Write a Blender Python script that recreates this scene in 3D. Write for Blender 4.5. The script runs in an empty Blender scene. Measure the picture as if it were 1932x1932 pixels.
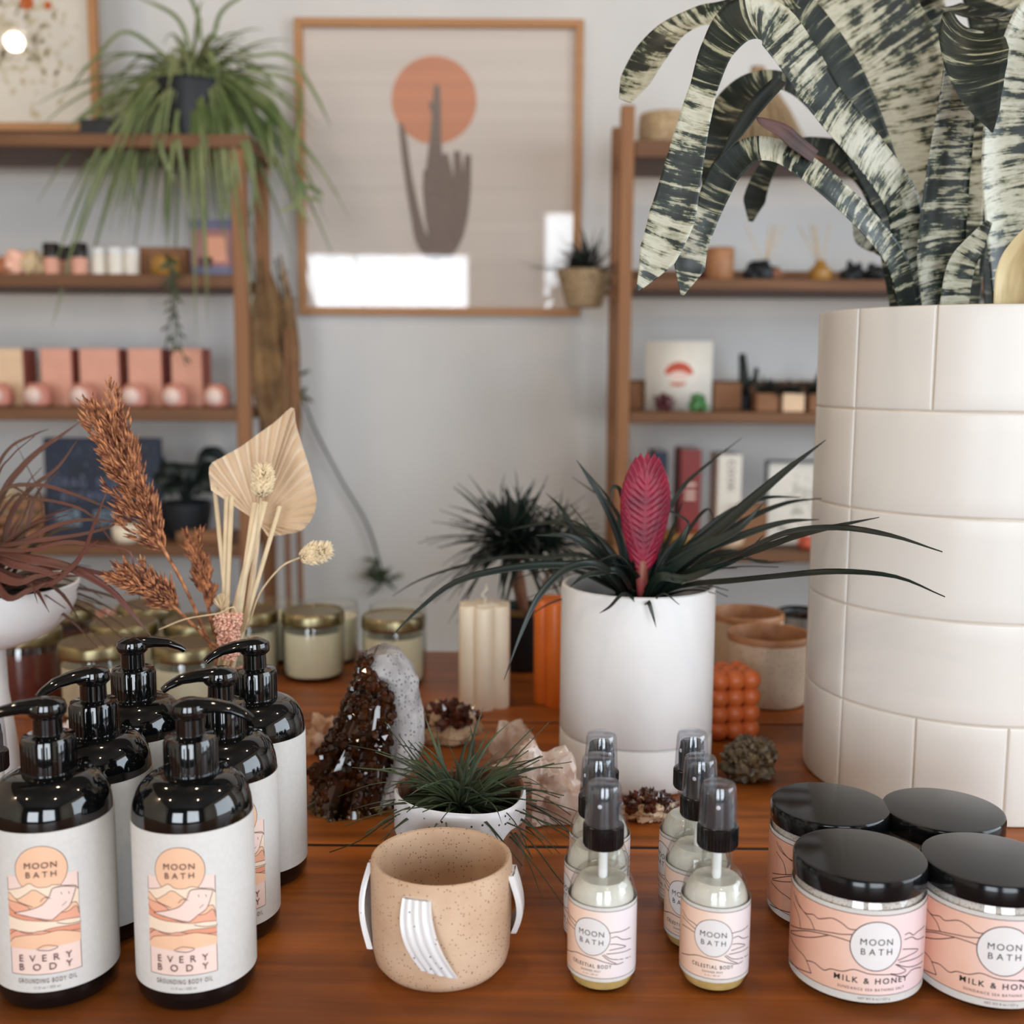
import bpy, bmesh, math, random
from mathutils import Vector, Matrix, noise
R = math.radians
sin, cos, pi = math.sin, math.cos, math.pi
S = bpy.context.scene
COL = S.collection
random.seed(7)

# ------------------------------------------------------------------ camera
TZ = 0.80                      # table top height
CAM = Vector((0, 0, TZ + 0.36))
FPX, CX = 2110.0, 966.0
PITCH, ROLL = R(7.2), R(0.35)
Fw = Vector((0, cos(PITCH), -sin(PITCH)))
R0 = Vector((1, 0, 0)); U0 = Vector((0, sin(PITCH), cos(PITCH)))
Rt = R0 * cos(ROLL) + U0 * sin(ROLL)
Up = U0 * cos(ROLL) - R0 * sin(ROLL)
cd = bpy.data.cameras.new('camera'); cam = bpy.data.objects.new('camera', cd); COL.objects.link(cam)
cam.matrix_world = Matrix(((Rt.x, Up.x, -Fw.x, CAM.x), (Rt.y, Up.y, -Fw.y, CAM.y), (Rt.z, Up.z, -Fw.z, CAM.z), (0, 0, 0, 1)))
cd.sensor_width = 36; cd.lens = 36 * FPX / 1932; cd.clip_start = 0.02
cd.dof.use_dof = True; cd.dof.focus_distance = 0.755; cd.dof.aperture_fstop = 5.6
S.camera = cam
# ------------------------------------------------------------------ light
w = bpy.data.worlds.new('world'); S.world = w; w.use_nodes = True
w.node_tree.nodes['Background'].inputs[0].default_value = (0.75, 0.85, 1, 1)
w.node_tree.nodes['Background'].inputs[1].default_value = 0.6
S.view_settings.view_transform = 'Standard'; S.view_settings.look = 'None'
S.view_settings.gamma = 1; S.view_settings.use_curve_mapping = False
S.view_settings.exposure = -0.05
def area(name, loc, rot, sx, sy, power, col):
    l = bpy.data.lights.new(name, 'AREA'); l.shape = 'RECTANGLE'; l.size = sx; l.size_y = sy
    l.energy = power; l.color = col
    o = bpy.data.objects.new(name, l); COL.objects.link(o); o.location = loc; o.rotation_euler = rot
    return o
RX0, RX1, RY0, RY1, RZ1 = -2.4, 2.5, -3.0, 2.62, 2.75
area('window_daylight', (-0.95, RY0 + .02, 1.30), (R(90), 0, 0), 1.24, 1.35, 62, (.86, .93, 1))
area('window_daylight', (0.95, RY0 + .02, 1.45), (R(90), 0, 0), 1.44, 1.65, 78, (.86, .93, 1))
area('window_daylight', (RX1 - .02, 0.15, 1.55), (0, R(90), 0), 1.5, 1.9, 58, (.80, .90, 1))
LAMPS = [(-2.2, -.25), (-1.25, -.6), (.55, -.6), (-.1, .85), (-1.2, 1.1), (1.2, .9)]
for q in LAMPS:
    l = bpy.data.lights.new('ceiling_bulb', 'POINT'); l.energy = 10; l.color = (1, .80, .58); l.shadow_soft_size = .035
    o = bpy.data.objects.new('ceiling_bulb', l); COL.objects.link(o); o.location = (q[0], q[1], RZ1 - .17)

# ------------------------------------------------------------------ pixel helpers (photo frame 1932 px)
def at(px, py, y):
    d = Fw + Rt * ((px - CX) / FPX) - Up * ((py - CX) / FPX)
    return CAM + d * (y / d.y)
def bx(px, y, z):              # x of the point at depth y, height z that shows at column px
    lo, hi = -4.0, 4.0
    for _ in range(40):
        m = (lo + hi) / 2; v = Vector((m, y, z)) - CAM
        if CX + FPX * v.dot(Rt) / v.dot(Fw) < px: lo = m
        else: hi = m
    return lo
def face(x, y): return math.atan2(-x, y)

# ------------------------------------------------------------------ materials
def lin(c):
    return tuple(((v / 255) / 12.92 if v / 255 <= .04045 else ((v / 255 + .055) / 1.055) ** 2.4) for v in c) + (1,)
def newmat(name):
    m = bpy.data.materials.new(name); m.use_nodes = True; nt = m.node_tree
    return m, nt, nt.nodes['Principled BSDF']
def N(nt, t, **k):
    n = nt.nodes.new(t)
    for a, b in k.items(): setattr(n, a, b)
    return n
def coords(nt, scale=(1, 1, 1), kind='Object'):
    tc = N(nt, 'ShaderNodeTexCoord'); mp = N(nt, 'ShaderNodeMapping')
    mp.inputs['Scale'].default_value = scale
    nt.links.new(tc.outputs[kind], mp.inputs[0]); return mp.outputs[0]
def ramp(nt, fac, stops):
    r = N(nt, 'ShaderNodeValToRGB'); el = r.color_ramp.elements
    while len(el) > 1: el.remove(el[-1])
    el[0].position = stops[0][0]; el[0].color = stops[0][1]
    for p, c in stops[1:]:
        e = el.new(p); e.color = c
    nt.links.new(fac, r.inputs[0]); return r.outputs[0]
def noisy(nt, vec, scale, detail=4, rough=.5, dist=0):
    n = N(nt, 'ShaderNodeTexNoise'); n.inputs['Scale'].default_value = scale
    n.inputs['Detail'].default_value = detail; n.inputs['Roughness'].default_value = rough; n.inputs['Distortion'].default_value = dist
    nt.links.new(vec, n.inputs['Vector']); return n.outputs['Fac']
def bump(nt, b, h, strength, dist=.001):
    n = N(nt, 'ShaderNodeBump'); n.inputs['Strength'].default_value = strength; n.inputs['Distance'].default_value = dist
    nt.links.new(h, n.inputs['Height']); nt.links.new(n.outputs[0], b.inputs['Normal'])
def mat(name, c, rough=.5, metal=0, var=.12, scale=30, bmp=0, coat=0, spec=.5, c2=None, emit=0, sss=0, stretch=(1, 1, 1)):
    """plain surface with a little procedural variation"""
    m, nt, b = newmat(name)
    a = lin(c); d = lin(c2) if c2 else tuple(v * (1 - var) for v in a[:3]) + (1,)
    e = a if c2 else tuple(min(1, v * (1 + var * .6)) for v in a[:3]) + (1,)
    f = noisy(nt, coords(nt, stretch), scale)
    nt.links.new(ramp(nt, f, [(.35, d), (.65, e)]), b.inputs['Base Color'])
    b.inputs['Roughness'].default_value = rough; b.inputs['Metallic'].default_value = metal
    b.inputs['Specular IOR Level'].default_value = spec; b.inputs['Coat Weight'].default_value = coat
    if bmp: bump(nt, b, f, bmp)
    if emit:
        b.inputs['Emission Color'].default_value = a; b.inputs['Emission Strength'].default_value = emit
    if sss:
        b.inputs['Subsurface Weight'].default_value = sss; b.inputs['Subsurface Radius'].default_value = (.01, .006, .004)
        b.inputs['Subsurface Scale'].default_value = 1
    return m
def wood(name, dark, light, axis='x', rough=.45, coat=0, scale=1):
    m, nt, b = newmat(name)
    st = {'x': (1.2, 22, 22), 'z': (22, 22, 1.2), 'y': (22, 1.2, 22)}[axis]
    v = coords(nt, tuple(s * scale for s in st))
    f = noisy(nt, v, 1.6, 7, .62, .7); g = noisy(nt, coords(nt, tuple(s * .13 * scale for s in st)), 2, 3)
    mx = N(nt, 'ShaderNodeMath', operation='MULTIPLY_ADD'); nt.links.new(f, mx.inputs[0]); mx.inputs[1].default_value = .65
    m2 = N(nt, 'ShaderNodeMath', operation='MULTIPLY'); nt.links.new(g, m2.inputs[0]); m2.inputs[1].default_value = .4
    nt.links.new(m2.outputs[0], mx.inputs[2])
    nt.links.new(ramp(nt, mx.outputs[0], [(.3, lin(dark)), (.52, lin(tuple((p + q) / 2 for p, q in zip(dark, light)))), (.75, lin(light))]), b.inputs['Base Color'])
    b.inputs['Roughness'].default_value = rough; b.inputs['Coat Weight'].default_value = coat; b.inputs['Coat Roughness'].default_value = .15
    bump(nt, b, f, .15, .0006)
    b.inputs['Specular IOR Level'].default_value = .3; return m
def speckled(name, base, base2, speck, scale=400, size=.22, rough=.6, amount=.5, coat=0):
    m, nt, b = newmat(name)
    v = coords(nt); f = noisy(nt, v, 35, 5); fine = noisy(nt, v, 700, 2)
    c = ramp(nt, f, [(.35, lin(base)), (.65, lin(base2))])
    vo = N(nt, 'ShaderNodeTexVoronoi'); vo.inputs['Scale'].default_value = scale; nt.links.new(v, vo.inputs['Vector'])
    lt = N(nt, 'ShaderNodeMath', operation='LESS_THAN'); lt.inputs[1].default_value = size; nt.links.new(vo.outputs['Distance'], lt.inputs[0])
    sx = N(nt, 'ShaderNodeSeparateColor'); nt.links.new(vo.outputs['Color'], sx.inputs[0])
    gt = N(nt, 'ShaderNodeMath', operation='GREATER_THAN'); gt.inputs[1].default_value = 1 - amount; nt.links.new(sx.outputs[0], gt.inputs[0])
    mu = N(nt, 'ShaderNodeMath', operation='MULTIPLY'); nt.links.new(lt.outputs[0], mu.inputs[0]); nt.links.new(gt.outputs[0], mu.inputs[1])
    mx = N(nt, 'ShaderNodeMix', data_type='RGBA'); nt.links.new(mu.outputs[0], mx.inputs[0]); nt.links.new(c, mx.inputs[6]); mx.inputs[7].default_value = lin(speck)
    nt.links.new(mx.outputs[2], b.inputs['Base Color']); b.inputs['Roughness'].default_value = rough; b.inputs['Coat Weight'].default_value = coat
    bump(nt, b, fine, .25, .0005); return m
def clear(name, tint=(1, 1, 1), gloss=.06, edge=.5, rough=.03, body=0, bodycol=(1, 1, 1)):
    """thin clear glass or plastic: see-through, with reflection growing towards the rim"""
    m = bpy.data.materials.new(name); m.use_nodes = True; nt = m.node_tree; nt.nodes.clear()
    out = N(nt, 'ShaderNodeOutputMaterial'); tr = N(nt, 'ShaderNodeBsdfTransparent'); tr.inputs[0].default_value = tuple(tint) + (1,)
    gl = N(nt, 'ShaderNodeBsdfGlossy'); gl.inputs['Roughness'].default_value = rough
    lw = N(nt, 'ShaderNodeLayerWeight'); lw.inputs[0].default_value = .35
    pw = N(nt, 'ShaderNodeMath', operation='POWER'); nt.links.new(lw.outputs['Facing'], pw.inputs[0]); pw.inputs[1].default_value = 2.5
    ma = N(nt, 'ShaderNodeMath', operation='MULTIPLY_ADD'); nt.links.new(pw.outputs[0], ma.inputs[0]); ma.inputs[1].default_value = edge; ma.inputs[2].default_value = gloss
    mx = N(nt, 'ShaderNodeMixShader'); nt.links.new(ma.outputs[0], mx.inputs[0]); nt.links.new(tr.outputs[0], mx.inputs[1]); nt.links.new(gl.outputs[0], mx.inputs[2])
    last = mx
    if body:
        df = N(nt, 'ShaderNodeBsdfDiffuse'); df.inputs[0].default_value = tuple(bodycol) + (1,)
        m2 = N(nt, 'ShaderNodeMixShader'); m2.inputs[0].default_value = body
        nt.links.new(mx.outputs[0], m2.inputs[1]); nt.links.new(df.outputs[0], m2.inputs[2]); last = m2
    nt.links.new(last.outputs[0], out.inputs[0]); return m

M = {}
M['wall'] = mat('white_plaster', (212, 210, 207), .85, var=.04, scale=4, bmp=.1)
M['ceiling'] = mat('dark_ceiling_paint', (104, 98, 92), .9, var=.03)
M['wall_dark'] = mat('charcoal_wall_paint', (74, 72, 70), .9, var=.03)
M['wall_side'] = mat('warm_side_wall_plaster', (214, 198, 176), .9, var=.03)
M['floor'] = wood('floor_boards', (66, 46, 34), (96, 68, 48), 'y', .5)
M['table'] = wood('oiled_table_wood', (78, 37, 11), (198, 112, 42), 'x', .42, 0)
M['shelf'] = wood('shelf_wood', (88, 58, 38), (138, 98, 68), 'x', .55)
M['post'] = wood('post_wood', (118, 78, 50), (166, 118, 80), 'z', .55)
M['oak'] = wood('oak_frame_wood', (160, 112, 72), (190, 142, 98), 'x', .5)
M['black_gloss'] = mat('black_gloss', (9, 10, 11), .07, var=.05, coat=.4)
M['black_plastic'] = mat('black_plastic', (12, 13, 15), .22, var=.05)
M['black_satin'] = mat('black_satin_lid', (15, 16, 18), .13, var=.05, spec=.35)
M['paper'] = mat('uncoated_paper', (210, 207, 202), .75, var=.03, scale=300)
M['white_matt'] = mat('matt_white_ceramic', (228, 226, 224), .55, var=.02)
M['tile_white'] = mat('tile_white_ceramic', (224, 220, 213), .36, var=.03, scale=6)
M['grout'] = mat('bare_clay_groove', (206, 192, 176), .7)
M['soil'] = mat('soil', (40, 30, 22), .95, c2=(22, 16, 12), scale=120, bmp=1)
M['sand_clay'] = speckled('speckled_sand_clay', (194, 160, 130), (208, 178, 150), (120, 84, 60), 620, .26, .8, .3)
M['white_glaze'] = speckled('speckled_white_glaze', (222, 220, 220), (230, 228, 228), (60, 56, 60), 330, .2, .25, .22, .3)
M['brown_clay'] = speckled('brown_clay', (128, 84, 60), (142, 96, 70), (70, 40, 26), 430, .25, .75, .4)
M['cream_stone'] = speckled('cream_stoneware', (204, 184, 158), (214, 196, 172), (150, 118, 88), 350, .25, .6, .4)
M['rust_glaze'] = mat('rust_rim_glaze', (176, 126, 88), .5, c2=(158, 108, 72), scale=80)
M['gold'] = mat('brushed_gold_lid', (158, 146, 112), .32, metal=1, var=.08, scale=60)
M['wax_cream'] = mat('cream_wax', (246, 238, 208), .4, var=.03)
M['wax_ivory'] = mat('ivory_wax', (244, 230, 206), .45, var=.03)
M['wax_orange'] = mat('orange_wax', (222, 112, 34), .4, var=.05)
M['wax_coral'] = mat('coral_orange_wax', (200, 100, 48), .45, var=.06)
M['wax_pink'] = mat('pink_wax', (206, 138, 120), .45, var=.04)
M['wax_maroon'] = mat('maroon_wax', (104, 44, 38), .35, var=.1)
M['glass'] = clear('clear_glass', (.97, .98, .97), .05, .55)
M['pane'] = clear('picture_glass', (.97, .97, .97), .045, .25, .015)
M['cap_clear'] = clear('clear_plastic_cap', (.93, .94, .96), .05, .45, .05, .02, (.8, .85, .9))
M['ink'] = mat('ink', (36, 32, 34), .7)
M['ink_brown'] = mat('brown_ink', (84, 52, 50), .7)
M['peach'] = mat('peach_print', (236, 190, 156), .75, var=.05)
M['salmon'] = mat('salmon_print', (229, 166, 138), .75, var=.05)
M['blush'] = mat('blush_print', (236, 208, 196), .75, var=.04)
M['cream_print'] = mat('cream_print', (238, 214, 190), .75, var=.04)
M['coral_print'] = mat('coral_print', (222, 150, 120), .75, var=.05)
M['liquid'] = mat('cloudy_liquid', (214, 211, 203), .15, var=.08, scale=60, c2=(200, 196, 184))
M['sediment'] = mat('golden_sediment', (196, 166, 104), .3, var=.1, scale=200)
M['salt'] = speckled('pinkish_salt', (214, 200, 194), (226, 216, 212), (178, 140, 124), 900, .4, .7, .5)
M['straw'] = mat('straw', (214, 190, 152), .8, var=.15, scale=100)
M['reed'] = mat('pale_reed', (226, 204, 168), .75, var=.1, scale=60)
M['pampas'] = mat('rust_grass', (206, 140, 94), .8, c2=(96, 46, 32), scale=160)
M['peach_dried'] = mat('peach_dried_flower', (252, 206, 182), .85, c2=(242, 184, 160), scale=200, bmp=1)
M['palm'] = mat('dried_palm', (232, 212, 186), .75, c2=(222, 198, 168), scale=25)
M['bunny'] = mat('bunny_tail', (240, 220, 184), .9, var=.15, scale=200)
M['dark_leaf'] = mat('dark_green_leaf', (20, 36, 28), .45, c2=(10, 20, 16), scale=18)
M['air_leaf'] = mat('air_plant_leaf', (74, 86, 54), .6, c2=(30, 42, 28), scale=30)
M['spider_leaf'] = mat('spider_leaf', (82, 102, 54), .55, c2=(132, 140, 96), scale=9)
M['red_leaf'] = mat('bronze_red_leaf', (100, 54, 46), .5, c2=(72, 66, 48), scale=9)
M['black_leaf'] = mat('blackish_leaf', (20, 34, 28), .6, c2=(10, 18, 16), scale=20)
M['flower'] = mat('crimson_bract', (158, 22, 56), .5, c2=(112, 20, 44), scale=40)
M['flower_base'] = mat('bract_base', (140, 82, 60), .5, c2=(160, 60, 70), scale=40)
M['charcoal'] = mat('charcoal_pot', (20, 25, 30), .5)
M['terracotta'] = mat('terracotta', (176, 112, 80), .8, var=.1)
M['box_salmon'] = mat('salmon_box', (222, 164, 142), .7, var=.04)
M['box_side'] = mat('brick_box_side', (156, 84, 70), .7, var=.05)
M['box_cream'] = mat('cream_box', (228, 196, 162), .7, var=.04)
M['navy'] = mat('night_blue_print', (16, 24, 40), .5, c2=(26, 40, 66), scale=14)
M['cyan_print'] = mat('pale_blue_print', (150, 172, 186), .7)
M['poster'] = mat('poster_paper', (228, 216, 206), .8, var=.04, scale=60, stretch=(.02, 1, 1))
M['sun'] = mat('sun_print', (220, 154, 122), .8, var=.06, scale=60, stretch=(.02, 1, 1))
M['cactus'] = mat('cactus_print', (150, 134, 124), .8, c2=(132, 117, 108), scale=200)
M['emblem_white'] = mat('emblem_white', (226, 223, 222), .7, var=.02)
M['white_card'] = mat('white_card', (232, 226, 214), .8, var=.03)
M['red_print'] = mat('red_print', (200, 92, 66), .8)
M['brown_card'] = mat('kraft_brown', (140, 98, 68), .8, var=.1)
M['wicker'] = mat('wicker', (196, 172, 136), .85, c2=(150, 122, 88), scale=200, bmp=1)
M['dull_gold'] = mat('dull_gold', (168, 122, 52), .4, var=.1)
M['green_gem'] = mat('green_stone', (76, 132, 74), .3)
M['plum'] = mat('plum_stone', (84, 30, 34), .4)
M['grey_metal'] = mat('grey_metal', (150, 150, 150), .4, metal=.8)
M['white_plastic'] = mat('white_plastic', (235, 235, 235), .4)
M['lamp_glow'] = mat('bulb_glow', (255, 214, 160), .5, emit=6)

def crystal_mat(name, dark, light, trans=.35, scale=60, rough=.08):
    m, nt, b = newmat(name)
    f = noisy(nt, coords(nt), scale, 6, .65)
    nt.links.new(ramp(nt, f, [(.38, lin(dark)), (.64, lin(light))]), b.inputs['Base Color'])
    b.inputs['Roughness'].default_value = rough; b.inputs['Transmission Weight'].default_value = trans
    b.inputs['Coat Weight'].default_value = .2
    return m
M['citrine'] = crystal_mat('brown_citrine', (16, 8, 4), (78, 40, 18), .2)
M['citrine_pale'] = crystal_mat('honey_citrine', (70, 48, 24), (150, 118, 74), .2)
M['rind'] = speckled('grey_crystal_rind', (140, 134, 132), (196, 192, 190), (112, 106, 110), 420, .42, .75, .35, 0)
M['quartz'] = crystal_mat('pale_pink_quartz', (196, 160, 138), (232, 218, 208), .1, 40, .35)
M['peach_quartz'] = crystal_mat('peach_quartz', (206, 158, 120), (232, 200, 170), .1, 40, .35)
M['dark_geode'] = crystal_mat('dark_geode_crystal', (48, 20, 16), (104, 54, 38), .1, 80)
M['pyrite'] = crystal_mat('mossy_gold_crystal', (52, 42, 30), (134, 116, 86), .05, 160, .35)
M['geode_rind'] = speckled('geode_rind', (178, 140, 104), (214, 190, 160), (90, 60, 40), 400, .3, .7, .5)

def stripe_mat():                       # cream and dark green cross bands, in metres along the leaf
    m, nt, b = newmat('tiger_striped_leaf')
    f0 = noisy(nt, coords(nt, (14, 150, 1), 'UV'), 1, 5, .7, .35); f1 = noisy(nt, coords(nt, (90, 130, 1), 'UV'), 1, 3, .6, .2)
    fm = N(nt, 'ShaderNodeMix', data_type='FLOAT'); fm.inputs[0].default_value = .3; nt.links.new(f0, fm.inputs[2]); nt.links.new(f1, fm.inputs[3]); f = fm.outputs[0]
    g = noisy(nt, coords(nt, (14, 9, 1), 'UV'), 1, 3)
    ad = N(nt, 'ShaderNodeMath', operation='MULTIPLY_ADD'); nt.links.new(g, ad.inputs[0]); ad.inputs[1].default_value = .75; nt.links.new(f, ad.inputs[2])
    sb = N(nt, 'ShaderNodeMath', operation='SUBTRACT'); nt.links.new(ad.outputs[0], sb.inputs[0]); sb.inputs[1].default_value = .375
    nt.links.new(ramp(nt, sb.outputs[0], [(.43, lin((18, 26, 22))), (.478, lin((42, 54, 42))), (.497, lin((134, 132, 108))), (.58, lin((186, 183, 164))), (.8, lin((140, 142, 116)))]), b.inputs['Base Color'])
    b.inputs['Roughness'].default_value = .42; bump(nt, b, f, .25, .0008); return m
M['stripe'] = stripe_mat()
def stripe_dark():
    m, nt, b = newmat('dark_underleaf')
    v = coords(nt, (14, 150, 1), 'UV'); f = noisy(nt, v, 1, 6, .68, .35)
    nt.links.new(ramp(nt, f, [(.45, lin((20, 26, 21))), (.56, lin((40, 46, 36))), (.62, lin((150, 146, 118)))]), b.inputs['Base Color'])
    b.inputs['Roughness'].default_value = .5; b.inputs['Specular IOR Level'].default_value = .25; return m
M['stripe_dark'] = stripe_dark()
def base_leaf():
    m, nt, b = newmat('golden_leaf_sheath')
    f = noisy(nt, coords(nt, (60, 12, 1), 'UV'), 1, 4)
    nt.links.new(ramp(nt, f, [(.35, lin((150, 122, 76))), (.6, lin((206, 186, 140)))]), b.inputs['Base Color'])
    b.inputs['Roughness'].default_value = .5; return m
M['sheath'] = base_leaf()
def gradient_print(name, stops, span):   # printed colour wash running round the label
    m, nt, b = newmat(name)
    tc = N(nt, 'ShaderNodeTexCoord'); sp = N(nt, 'ShaderNodeSeparateXYZ'); nt.links.new(tc.outputs['UV'], sp.inputs[0])
    mr = N(nt, 'ShaderNodeMapRange'); mr.inputs[1].default_value = span[0]; mr.inputs[2].default_value = span[1]
    nz = noisy(nt, coords(nt), 45, 3); ma = N(nt, 'ShaderNodeMath', operation='MULTIPLY_ADD'); nt.links.new(nz, ma.inputs[0]); ma.inputs[1].default_value = .5; nt.links.new(sp.outputs[0], ma.inputs[2])
    nt.links.new(ma.outputs[0], mr.inputs[0])
    nt.links.new(ramp(nt, mr.outputs[0], stops), b.inputs['Base Color']); b.inputs['Roughness'].default_value = .45; return m
M['salt_print'] = gradient_print('peach_to_pink_print', [(0, lin((218, 158, 130))), (.45, lin((234, 194, 174))), (.75, lin((238, 212, 206))), (1, lin((236, 212, 214)))], (-.9, 1.2))
M['mist_print'] = gradient_print('mist_label_print', [(0, lin((232, 192, 166))), (.4, lin((238, 208, 188))), (.7, lin((238, 224, 218))), (1, lin((230, 220, 222)))], (-.9, 1.2))

# ------------------------------------------------------------------ mesh builder
class MB:
    def __init__(s): s.v = []; s.f = []; s.m = []; s.uv = []
    def add(s, vs, fs, mi=0, uvs=None):
        b = len(s.v); s.v += [Vector(p) for p in vs]
        for k, f in enumerate(fs):
            s.f.append(tuple(b + i for i in f)); s.m.append(mi)
            s.uv.append([uvs[i] for i in f] if uvs else [(0, 0)] * len(f))
        return s
    def grid(s, rows, closed=False, mi=0, uvs=None, flip=False):
        n = len(rows[0]); vs = [p for r in rows for p in r]; fs = []
        for i in range(len(rows) - 1):
            for j in range(n if closed else n - 1):
                a, b, c, d = i * n + j, i * n + (j + 1) % n, (i + 1) * n + (j + 1) % n, (i + 1) * n + j
                fs.append((a, d, c, b) if flip else (a, b, c, d))
        return s.add(vs, fs, mi, uvs)
    def lathe(s, prof, seg=48, c=(0, 0, 0), mi=0, a0=0, a1=None, sy=1.0):
        c = Vector(c); rows = []; cl = a1 is None
        k = seg if cl else seg + 1
        for r, z in prof:
            r = max(r, 1e-5)
            rows.append([c + Vector((r * cos(a0 + (2 * pi if cl else a1 - a0) * j / seg), sy * r * sin(a0 + (2 * pi if cl else a1 - a0) * j / seg), z)) for j in range(k)])
        return s.grid(rows, cl, mi)
    def box(s, c, d, mi=0, rz=0, bev=0):
        c = Vector(c); hx, hy, hz = d[0] / 2, d[1] / 2, d[2] / 2; q = Matrix.Rotation(rz, 3, 'Z')
        if bev <= 0:
            vs = [c + q @ Vector((x * hx, y * hy, z * hz)) for z in (-1, 1) for y in (-1, 1) for x in (-1, 1)]
            return s.add(vs, [(0, 2, 3, 1), (4, 5, 7, 6), (0, 1, 5, 4), (2, 6, 7, 3), (0, 4, 6, 2), (1, 3, 7, 5)], mi)
        b = bev; rows = []
        for z, i in ((-hz, b), (-hz + b, 0), (hz - b, 0), (hz, b)):
            x, y = hx - i, hy - i; e = b if i == 0 else b * .5
            rows.append([c + q @ Vector(p + (z,)) for p in ((x - e, y), (x, y - e), (x, -y + e), (x - e, -y), (-x + e, -y), (-x, -y + e), (-x, y - e), (-x + e, y))])
        n0 = len(s.v); s.grid(rows, True, mi, flip=True)
        s.f.append(tuple(n0 + i for i in range(8))); s.m.append(mi); s.uv.append([(0, 0)] * 8)
        s.f.append(tuple(n0 + 24 + i for i in reversed(range(8)))); s.m.append(mi); s.uv.append([(0, 0)] * 8)
        return s
    def tube(s, pts, rad, seg=8, mi=0, cap=True, flat=1.0):
        pts = [Vector(p) for p in pts]; n = len(pts); rr = rad if isinstance(rad, (list, tuple)) else [rad] * n
        up = Vector((0, 0, 1)); rows = []; prev = None
        for i, p in enumerate(pts):
            t = (pts[min(i + 1, n - 1)] - pts[max(i - 1, 0)]).normalized()
            if prev is None:
                a = t.cross(up if abs(t.z) < .95 else Vector((0, 1, 0))).normalized()
            else: a = (prev - t * prev.dot(t)).normalized()
            prev = a; b = t.cross(a)
            rows.append([p + (a * cos(2 * pi * j / seg) + b * flat * sin(2 * pi * j / seg)) * rr[i] for j in range(seg)])
        if cap: rows = [[pts[0]] * seg] + rows + [[pts[-1]] * seg]
        return s.grid(rows, True, mi)
    def ball(s, c, r, seg=12, mi=0, sc=(1, 1, 1)):
        c = Vector(c); h = seg // 2; rows = []
        for i in range(h + 1):
            a = -pi / 2 + pi * i / h
            rows.append([c + Vector((max(cos(a), 1e-4) * cos(2 * pi * j / seg) * r * sc[0], max(cos(a), 1e-4) * sin(2 * pi * j / seg) * r * sc[1], sin(a) * r * sc[2])) for j in range(seg)])
        return s.grid(rows, True, mi)
    def strap(s, pts, wid, n=20, face_n=(0, -1, .35), cup=.15, thick=.0006, mi=0, m=2, uo=0, segs=None):
        """leaf: a curved blade of lens section along a smooth path; wid = widths (m) along it"""
        P = smooth(pts, n); L = [0]
        for a, b in zip(P, P[1:]): L.append(L[-1] + (b - a).length)
        fn = Vector(face_n).normalized(); rows = []; uv = []; prev = None
        for i, p in enumerate(P):
            t = i / (len(P) - 1); wv = interp(wid, t)
            T = (P[min(i + 1, len(P) - 1)] - P[max(i - 1, 0)])
            T = T.normalized() if T.length > 0 else Vector((0, 0, 1))
            sd = T.cross(fn)
            if sd.length < .15 and prev is not None: sd = prev.copy()
            sd.normalize()
            if prev is not None:
                if sd.dot(prev) < 0: sd = -sd
                sd = (prev * .5 + sd * .5).normalized()
            prev = sd; nn = sd.cross(T).normalized()
            if nn.dot(fn) < 0 and i == 0: pass
            k = 2 * m
            top = []; bot = []; ut = []; ub = []
            for j in range(k + 1):
                u = -1 + 2 * j / k
                h = -cup * wv * (1 - u * u)
                e = thick * (1 - u * u * .9)
                q = p + sd * (u * wv / 2) + nn * h
                top.append(q + nn * e); bot.append(q - nn * e)
                ut.append((uo + u * wv / 2, L[i] + uo)); ub.append((uo + u * wv / 2, L[i] + uo))
            rows.append(top + bot[::-1]); uv += ut + ub[::-1]
        n0 = len(s.f); s.grid(rows, True, mi, uv); w_ = len(rows[0])
        for a_, b_, q_ in (segs or []):
            for i in range(len(P) - 1):
                if a_ <= i / (len(P) - 1) < b_:
                    for j in range(w_): s.m[n0 + i * w_ + j] = q_
        return s
    def build(s, name, mats, parent=None, sharp=40, origin=None, loc=None, rotz=0):
        me = bpy.data.meshes.new(name)
        o3 = Vector(origin) if origin is not None else Vector((0, 0, 0))
        me.from_pydata([p - o3 for p in s.v], [], s.f)
        for m_ in (mats if isinstance(mats, (list, tuple)) else [mats]): me.materials.append(M[m_] if isinstance(m_, str) else m_)
        me.polygons.foreach_set('material_index', s.m)
        ul = me.uv_layers.new(name='UVMap'); ul.data.foreach_set('uv', [c for f in s.uv for p in f for c in p])
        me.polygons.foreach_set('use_smooth', [True] * len(s.f))
        me.update(); bm = bmesh.new(); bm.from_mesh(me)
        bmesh.ops.remove_doubles(bm, verts=bm.verts, dist=1e-6)
        bmesh.ops.dissolve_degenerate(bm, edges=bm.edges, dist=1e-7)
        bmesh.ops.recalc_face_normals(bm, faces=bm.faces); bm.to_mesh(me); bm.free()
        if sharp: me.set_sharp_from_angle(angle=R(sharp))
        o = bpy.data.objects.new(name, me); COL.objects.link(o)
        if parent: o.parent = parent
        if loc is not None: o.location = loc
        o.rotation_euler.z = rotz
        return o
def interp(a, t):
    if not isinstance(a, (list, tuple)): return a
    x = t * (len(a) - 1); i = min(int(x), len(a) - 2); f = x - i; return a[i] * (1 - f) + a[i + 1] * f
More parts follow.
